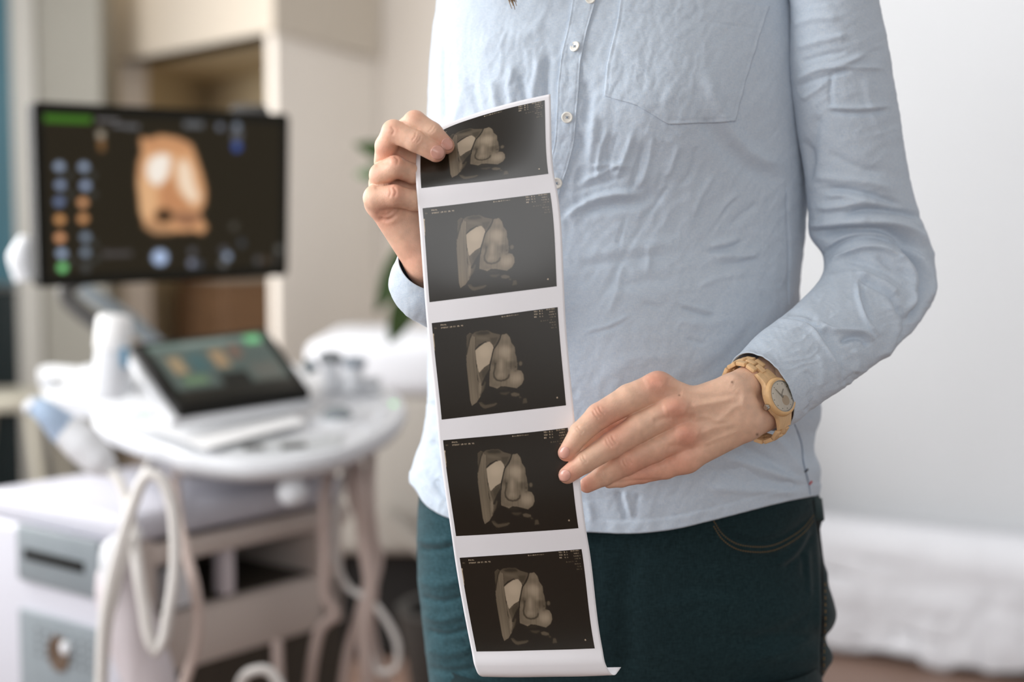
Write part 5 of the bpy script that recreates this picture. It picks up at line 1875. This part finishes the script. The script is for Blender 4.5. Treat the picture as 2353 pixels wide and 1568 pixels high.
# top flap
zput([(560, 390), (600, 355), (680, 340), (770, 338), (830, 372), (940, 400), (925, 440), (860, 560), (800, 520), (740, 480), (660, 520), (612, 570), (602, 420)], .33, .8)
zput([(600, 372), (680, 345), (770, 345), (800, 385), (720, 395), (640, 392)], .10, 2.2, .85)
zput([(800, 440), (900, 430), (870, 520), (830, 530)], .24, 1.5)
zell(700, 440, 90, 20, .08, 3, 1, .1)
# bright plane
zput([(612, 590), (660, 545), (735, 495), (795, 483), (832, 525), (850, 565), (838, 640), (820, 700), (800, 775), (735, 815), (705, 850), (672, 905), (650, 850), (628, 720)], .74, .8)
zell(735, 610, 75, 80, .05, 5)
# lower ridge
zput([(640, 830), (672, 880), (705, 845), (800, 775), (806, 850), (752, 930), (735, 1000), (760, 1020), (738, 1080), (705, 1160), (688, 1190), (668, 1060)], .32, .8)
zput([(700, 870), (790, 800), (790, 860), (745, 930), (720, 960)], .22, 1.8, .9)
zput([(662, 1000), (700, 1000), (706, 1090), (690, 1170), (676, 1120)], .52, .9)
zput([(632, 800), (655, 830), (672, 920), (700, 1000), (675, 1020), (655, 930)], .45, .8)
zput([(706, 1040), (740, 960), (765, 930), (752, 1000), (735, 1050)], .12, 1.2, .9)
zput([(740, 1000), (770, 990), (745, 1100), (715, 1150)], .24, 1, .8)
# face
zput([(945, 402), (1010, 388), (1052, 440), (1072, 510), (1116, 570), (1122, 650), (1140, 700), (1152, 790), (1150, 868), (1200, 880), (1230, 930), (1238, 1000),
      (1212, 1060), (1150, 1108), (1080, 1092), (1010, 1075), (950, 1072), (905, 1098), (860, 1080), (802, 1060), (798, 900), (812, 790), (825, 690), (862, 565), (915, 480)], .48, .9)
im += (vnoise((zx) / 8, zy / 160, 14) - .5) * .07 * blur(inpoly(zx, zy, [(945, 402), (1010, 388), (1116, 570), (1152, 790), (1150, 868), (1238, 1000), (1150, 1108), (802, 1060), (825, 690)]), 1)
zell(985, 620, 85, 80, .20, 6)
zell(1030, 700, 40, 25, .07, 4)
zell(975, 500, 50, 60, -.03, 5)
zell(950, 800, 28, 90, .15, 4)
zell(945, 925, 50, 35, .13, 4)
zell(1135, 980, 70, 70, .18, 6)
zell(862, 760, 42, 38, -.17, 4)
zell(1085, 800, 55, 60, -.15, 5)
zell(1060, 740, 60, 16, .10, 3)
zell(1000, 450, 40, 30, .06, 4)
zell(1110, 690, 30, 90, -.08, 5)
zell(1080, 560, 40, 30, -.06, 4)
zell(835, 960, 30, 80, -.05, 4)
zell(900, 1050, 70, 25, -.05, 4)
zline([(875, 770), (872, 830), (856, 900), (866, 950), (900, 988), (950, 1000), (1000, 992), (1040, 965), (1050, 930)], 9, .10, 1.2, .75)
zline([(1040, 860), (1046, 900), (1052, 930)], 8, .3, 2, .6)
zline([(885, 800), (890, 870), (895, 920)], 12, .36, 3, .5)
zline([(1142, 760), (1160, 870), (1120, 880)], 8, .25, 2, .6)
# crack
zline([(935, 402), (930, 440), (908, 500), (880, 545), (848, 590), (832, 660), (820, 730), (808, 800), (803, 850)], 6.5, .04, .6, .95)
zline([(803, 850), (760, 920), (735, 980), (712, 1040)], 9, .05, 1, .9)
zput([(806, 855), (800, 1060), (770, 1090), (745, 1100), (765, 1000), (740, 985)], .05, 1, .9)
# blobs
zell(1190, 790, 24, 32, .36, 1.4, 1, 0, 'set')
zell(1130, 830, 10, 14, .2, 1.5, 1, 0, 'set')
zput([(930, 1150), (1060, 1145), (1070, 1160), (1020, 1190), (960, 1180)], .22, 1.8)
zput([(1075, 1170), (1120, 1155), (1185, 1175), (1188, 1205), (1140, 1215), (1090, 1205)], .34, 1.3)
zell(1195, 1225, 20, 14, .24, 1.5, 1, .5, 'set')
zput([(1235, 1240), (1275, 1240), (1290, 1300), (1225, 1312)], .27, 1.3)
zell(960, 1100, 90, 18, .12, 3)
zput([(675, 1265), (712, 1262), (760, 1300), (900, 1280), (918, 1290), (880, 1322), (770, 1350), (735, 1345), (700, 1310)], .29, 1.1)
zline([(700, 1270), (760, 1300), (880, 1285)], 6, .12, 1, .7)
zell(700, 1200, 140, 90, .02, 10)
zput([(62, 365), (80, 368), (90, 450), (104, 590), (96, 580), (78, 480)], .85, .5)
zell(1667, 1252, 11, 12, .85, .6, 1, 0, 'set')
zell(1690, 800, 3, 3, .3, .4)
# lettering
SS = 3
tx = np.zeros((60 * SS, CW * SS))
text(tx, 'Ferm,', 26 * SS, 7 * SS, 2.1 * 1.0, .75, 1.35)
text(tx, '345567 19:07 26.45', 26 * SS, 15 * SS, 2.1, .62, 1.3)
text(tx, 'NovoMed-Clinic', 206 * SS, 5 * SS, 1.9, .62, 1.4)
for i, s in enumerate(('TIs 0.1', 'TIb 0.1', 'MI  1.1')):
    text(tx, s, 300 * SS, (3 + 7.6 * i) * SS, 2.1, .7, 1.4)
for i, (s, x, v) in enumerate((('26/07/2021', 337, .62), ('RAB6-D', 346, .62), ('4.0/10.4', 344, .6), ('17Hz 28', 346, .42), ('OB 2-3 Tri 3D', 318, .36), ('Surface', 344, .4),
                               ('Th 30', 350, .36), ('Qual hi', 348, .34))):
    text(tx, s, x * SS, (2 + 7.4 * i) * SS, 1.9, v, 1.05)
text(tx, 'GA', 7 * SS, 14 * SS, 2.2, .3, 1.3)
tx = tx.reshape(60, SS, CW, SS).mean((1, 3)) * 1.5
im[:60] = np.maximum(im[:60], tx)
im = np.clip(im, 0, 1)
rgb = np.array([20, 14, 3]) / 255 + im[..., None] ** 1.05 * (np.array([234, 214, 188]) - np.array([20, 14, 3])) / 255
rgb = np.clip(rgb, 0, 1)
M_print = mat('glossy_print', (20, 18, 12), rough=0.30, spec=0.5, attr='col', coat=0.35)
M_print.node_tree.nodes['Principled BSDF'].inputs['Coat Roughness'].default_value = 0.16
PR = [(0.062, 1.0, (968 - 957) / 316, 1 - 13 / 316), (2.0, 3.0, 10 / 320, 1 - 17 / 320), (4.0, 5.0, 11 / 318, 1 - 17 / 318), (6.0, 7.0, 10 / 312, 1 - 17 / 312),
      (8.0, 9.0, 11 / 308, 1 - 18 / 308)]
for (v0, v1, u0, u1) in PR:
    Gp = strip_pts(np.linspace(u0, u1, CW), np.linspace(v0, v1, CHH))
    npn = gnormals(Gp, wrap=False) * flipn
    link('scan_print', mesh_np('scan_print', Gp + npn * .00012, grid_faces(CHH, CW), lin(rgb * 255)), M_print, strip)

# ------------------------------------------------------------------ wooden wristwatch
M_bam = mat('light_wood', (226, 188, 142), rough=0.5, spec=0.3, var=0.10, vscale=260, stretch=(1, 1, .25), bump=.15, bscale=500)
M_bam_d = mat('light_wood_bezel', (226, 184, 132), rough=0.45, spec=0.35, var=0.07, vscale=220, stretch=(1, .3, 1))
M_silver = mat('silver_metal', (190, 186, 178), rough=0.25, metal=1.0)
M_dial = mat('cream_dial', (244, 234, 218), rough=0.5, var=.06, vscale=400, stretch=(1, 1, .1))
AX = np.array([.6, -.3, .74])
AX /= np.linalg.norm(AX)
UX = np.array([.443, .897, .0])
UX = UX - AX * (UX @ AX)
UX /= np.linalg.norm(UX)
VX = np.cross(UX, AX)
VX /= np.linalg.norm(VX)
if VX[2] > 0:
    VX = -VX
CW_ = np.array([1737.0, 920.0, 84.0])
RU, RV = 93.0, 62.0


def wq(u, a, n, base=None):
    b = CW_ if base is None else base
    return Q(b + UX * u + AX * a + VX * n)


phi = np.linspace(0, 2 * np.pi, 721)
ex, ey = RU * np.sign(np.sin(phi)) * np.abs(np.sin(phi)) ** .92, RV * np.sign(np.cos(phi)) * np.abs(np.cos(phi)) ** .92
arc = np.r_[0, np.cumsum(np.hypot(np.diff(ex), np.diff(ey)))]
PH_C = math.radians(9)
s_c = np.interp(PH_C, phi, arc)


def ringpos(s):
    s = (s + s_c) % arc[-1]
    u, n = np.interp(s, arc, ex), np.interp(s, arc, ey)
    e = .5
    u2, n2 = np.interp((s + e) % arc[-1], arc, ex), np.interp((s + e) % arc[-1], arc, ey)
    t = np.array([u2 - u, n2 - n])
    t /= np.linalg.norm(t) + 1e-9
    return np.array([u, n]), t, np.array([-t[1], t[0]]) * (1 if (-t[1] * u + t[0] * n) > 0 else -1)


cp, ct, cn = ringpos(0)
wc = wq(cp[0], 0, cp[1])
watch = empty('wristwatch', tuple(wc))
tag(watch, 'light wooden wristwatch with cream dial on the wrist below the cuff', 'watch')
# case: curved plank with round middle
us_ = np.linspace(-70, 70, 71)
hw = np.where(np.abs(us_) < 44, np.sqrt(np.maximum(46.0 ** 2 - us_ ** 2, 0)), 0)
hw = np.maximum(hw, np.interp(np.abs(us_), [0, 30, 50, 70], [30, 27, 24, 22]))
hw = np.convolve(np.pad(hw, 3, mode='edge'), np.ones(7) / 7, 'valid')
prof = [(0, -3), (.90, -3), (1.0, 0), (1.0, 9), (.93, 13), (.6, 14), (0, 14)]
vts = []
for u, w in zip(us_, hw):
    drop = 0.0062 * u * u * .62
    rowp = [(-k, h) for k, h in prof[1:-1]][::1]
    sec = [(-k, h) for k, h in prof] + [(k, h) for k, h in prof[::-1][1:-1]]
    th_ = 1 - .35 * (abs(u) / 70) ** 3
    for k, h in sec:
        s2 = CW_ + UX * cp[0] + VX * cp[1]
        tu = UX * ct[0] + VX * ct[1]
        tn_ = UX * cn[0] + VX * cn[1]
        vts.append(s2 + tu * u + AX * (w * k) + tn_ * (h * th_ - drop))
nsec = len(prof) * 2 - 2
mbw = MB()
f = [tuple(q) for q in grid_faces(len(us_), nsec, wrap=True)]
f += [tuple(range(nsec))[::-1], tuple(range((len(us_) - 1) * nsec, len(us_) * nsec))]
mbw.add(Q(np.array(vts)), f)
case = mbw.build('watch_case', M_bam, watch, True)
TU, TN = UX * ct[0] + VX * ct[1], UX * cn[0] + VX * cn[1]
C0 = CW_ + UX * cp[0] + VX * cp[1]


def wdisc(name, prof, m, parent, n=56, cu=0, ca=0, caps=True):
    """prof: (radius, height) around the case normal"""
    t = np.linspace(0, 2 * np.pi, n, endpoint=False)
    rows = [C0 + TU * cu + AX * ca + np.cos(t)[:, None] * TU * r + np.sin(t)[:, None] * AX * r + TN * h for r, h in prof]
    mb = MB()
    f = [tuple(q) for q in grid_faces(len(prof), n, wrap=True)]
    if caps:
        f += [tuple(range(n)), tuple(range((len(prof) - 1) * n, len(prof) * n))]
    mb.add(Q(np.vstack(rows)), f)
    return mb.build(name, m, parent, True)


wdisc('bezel', [(46, 8), (45.5, 14), (43, 18), (40, 19.5), (37.5, 19), (37, 15)], M_bam_d, watch)
wdisc('metal_ring', [(37.6, 17), (37.4, 19.8), (36.2, 20.2), (35.4, 19.5), (35.2, 16)], M_silver, watch, caps=False)
dial = wdisc('dial', [(35.6, 14), (35.6, 17.2), (0.5, 17.3)], M_dial, watch)
wdisc('sub_dial', [(12, 17.2), (12, 17.7), (11, 17.8), (.5, 17.6)], mat('inner_dial', (214, 190, 160), rough=.5), dial, 30, 12, 6)
for k in range(12):
    an = k * math.pi / 6
    wdisc('hour_marker', [(1.3, 17.2), (1.3, 18.2), (.3, 18.3)], M_silver, dial, 10, 30 * math.cos(an), 30 * math.sin(an))


def bar(name, a0, b0, a1, b1, w, h, m, parent):
    p0, p1 = C0 + TU * a0 + AX * b0 + TN * h, C0 + TU * a1 + AX * b1 + TN * h
    d = (p1 - p0) / np.linalg.norm(p1 - p0)
    s = np.cross(d, TN) * w
    return MB().prism(Q(np.array([p0 - s, p1 - s * .5, p1 + s * .5, p0 + s])), Q(p0 + TN * .7) - Q(p0)).build(name, m, parent)


bar('hour_hand', -3, -1, -14, 12, 1.5, 18.2, M_silver, watch)
bar('minute_hand', 4, 0, -22, -14, 1.2, 18.8, M_silver, watch)
wdisc('hand_pin', [(2.2, 17.5), (2.2, 20), (.4, 20.2)], M_silver, watch, 12)
glass = bpy.data.materials.new('watch_glass')
glass.use_nodes = True
nt = glass.node_tree
nt.nodes.clear()
go = nt.nodes.new('ShaderNodeOutputMaterial')
g1, g2, gm = nt.nodes.new('ShaderNodeBsdfTransparent'), nt.nodes.new('ShaderNodeBsdfGlossy'), nt.nodes.new('ShaderNodeMixShader')
fr = nt.nodes.new('ShaderNodeFresnel')
g2.inputs['Roughness'].default_value = .05
nt.links.new(fr.outputs[0], gm.inputs[0])
nt.links.new(g1.outputs[0], gm.inputs[1])
nt.links.new(g2.outputs[0], gm.inputs[2])
nt.links.new(gm.outputs[0], go.inputs[0])
wdisc('crystal', [(35.2, 20.3), (33, 21.2), (20, 22), (.5, 22.4)], glass, watch, caps=False)
# crown
cr0 = C0 - AX * 44 + TN * 6 + TU * 8
mb = MB()
t = np.linspace(0, 2 * np.pi, 24, endpoint=False)
rr2 = 7.0 * (1 + .06 * np.cos(t * 12))
rows = [cr0 - AX * h + np.cos(t)[:, None] * TU * (rr2 * k)[:, None] + np.sin(t)[:, None] * TN * (rr2 * k)[:, None] for h, k in ((0, .8), (3, 1), (10, 1), (12, .8))]
f = [tuple(q) for q in grid_faces(4, 24, wrap=True)] + [tuple(range(24)), tuple(range(72, 96))]
mb.add(Q(np.vstack(rows)), f)
mb.build('crown', M_silver, watch, True)
# links
LL, tot = 27.0, arc[-1]
for col in (-1, 0, 1):
    s = 70 - (11 if col == 0 else -2)
    while s + LL < tot - 70 + (13 if col == 0 else 2):
        p, t_, n_ = ringpos(s + LL / 2)
        tu = UX * t_[0] + VX * t_[1]
        tn_ = UX * n_[0] + VX * n_[1]
        c = CW_ + UX * p[0] + VX * p[1] + AX * (col * 15.6) + tn_ * (3.0 if col else 4.0)
        b = bmesh.new()
        bmesh.ops.create_cube(b, size=1)
        for w_ in b.verts:
            w_.co = Vector((w_.co.x * (LL - 2), w_.co.y * (14.6 if col else 15.2), w_.co.z * 10))
        bmesh.ops.bevel(b, geom=b.edges[:] + b.verts[:], offset=2.2, segments=2, affect='EDGES', profile=.5)
        V = np.array([v.co[:] for v in b.verts])
        F_ = [[v.index for v in q.verts] for q in b.faces]
        b.free()
        Wp = c + V[:, :1] * tu + V[:, 1:2] * AX + V[:, 2:] * tn_
        MB().add(Q(Wp), F_).build('link', M_bam, watch, True)
        s += LL
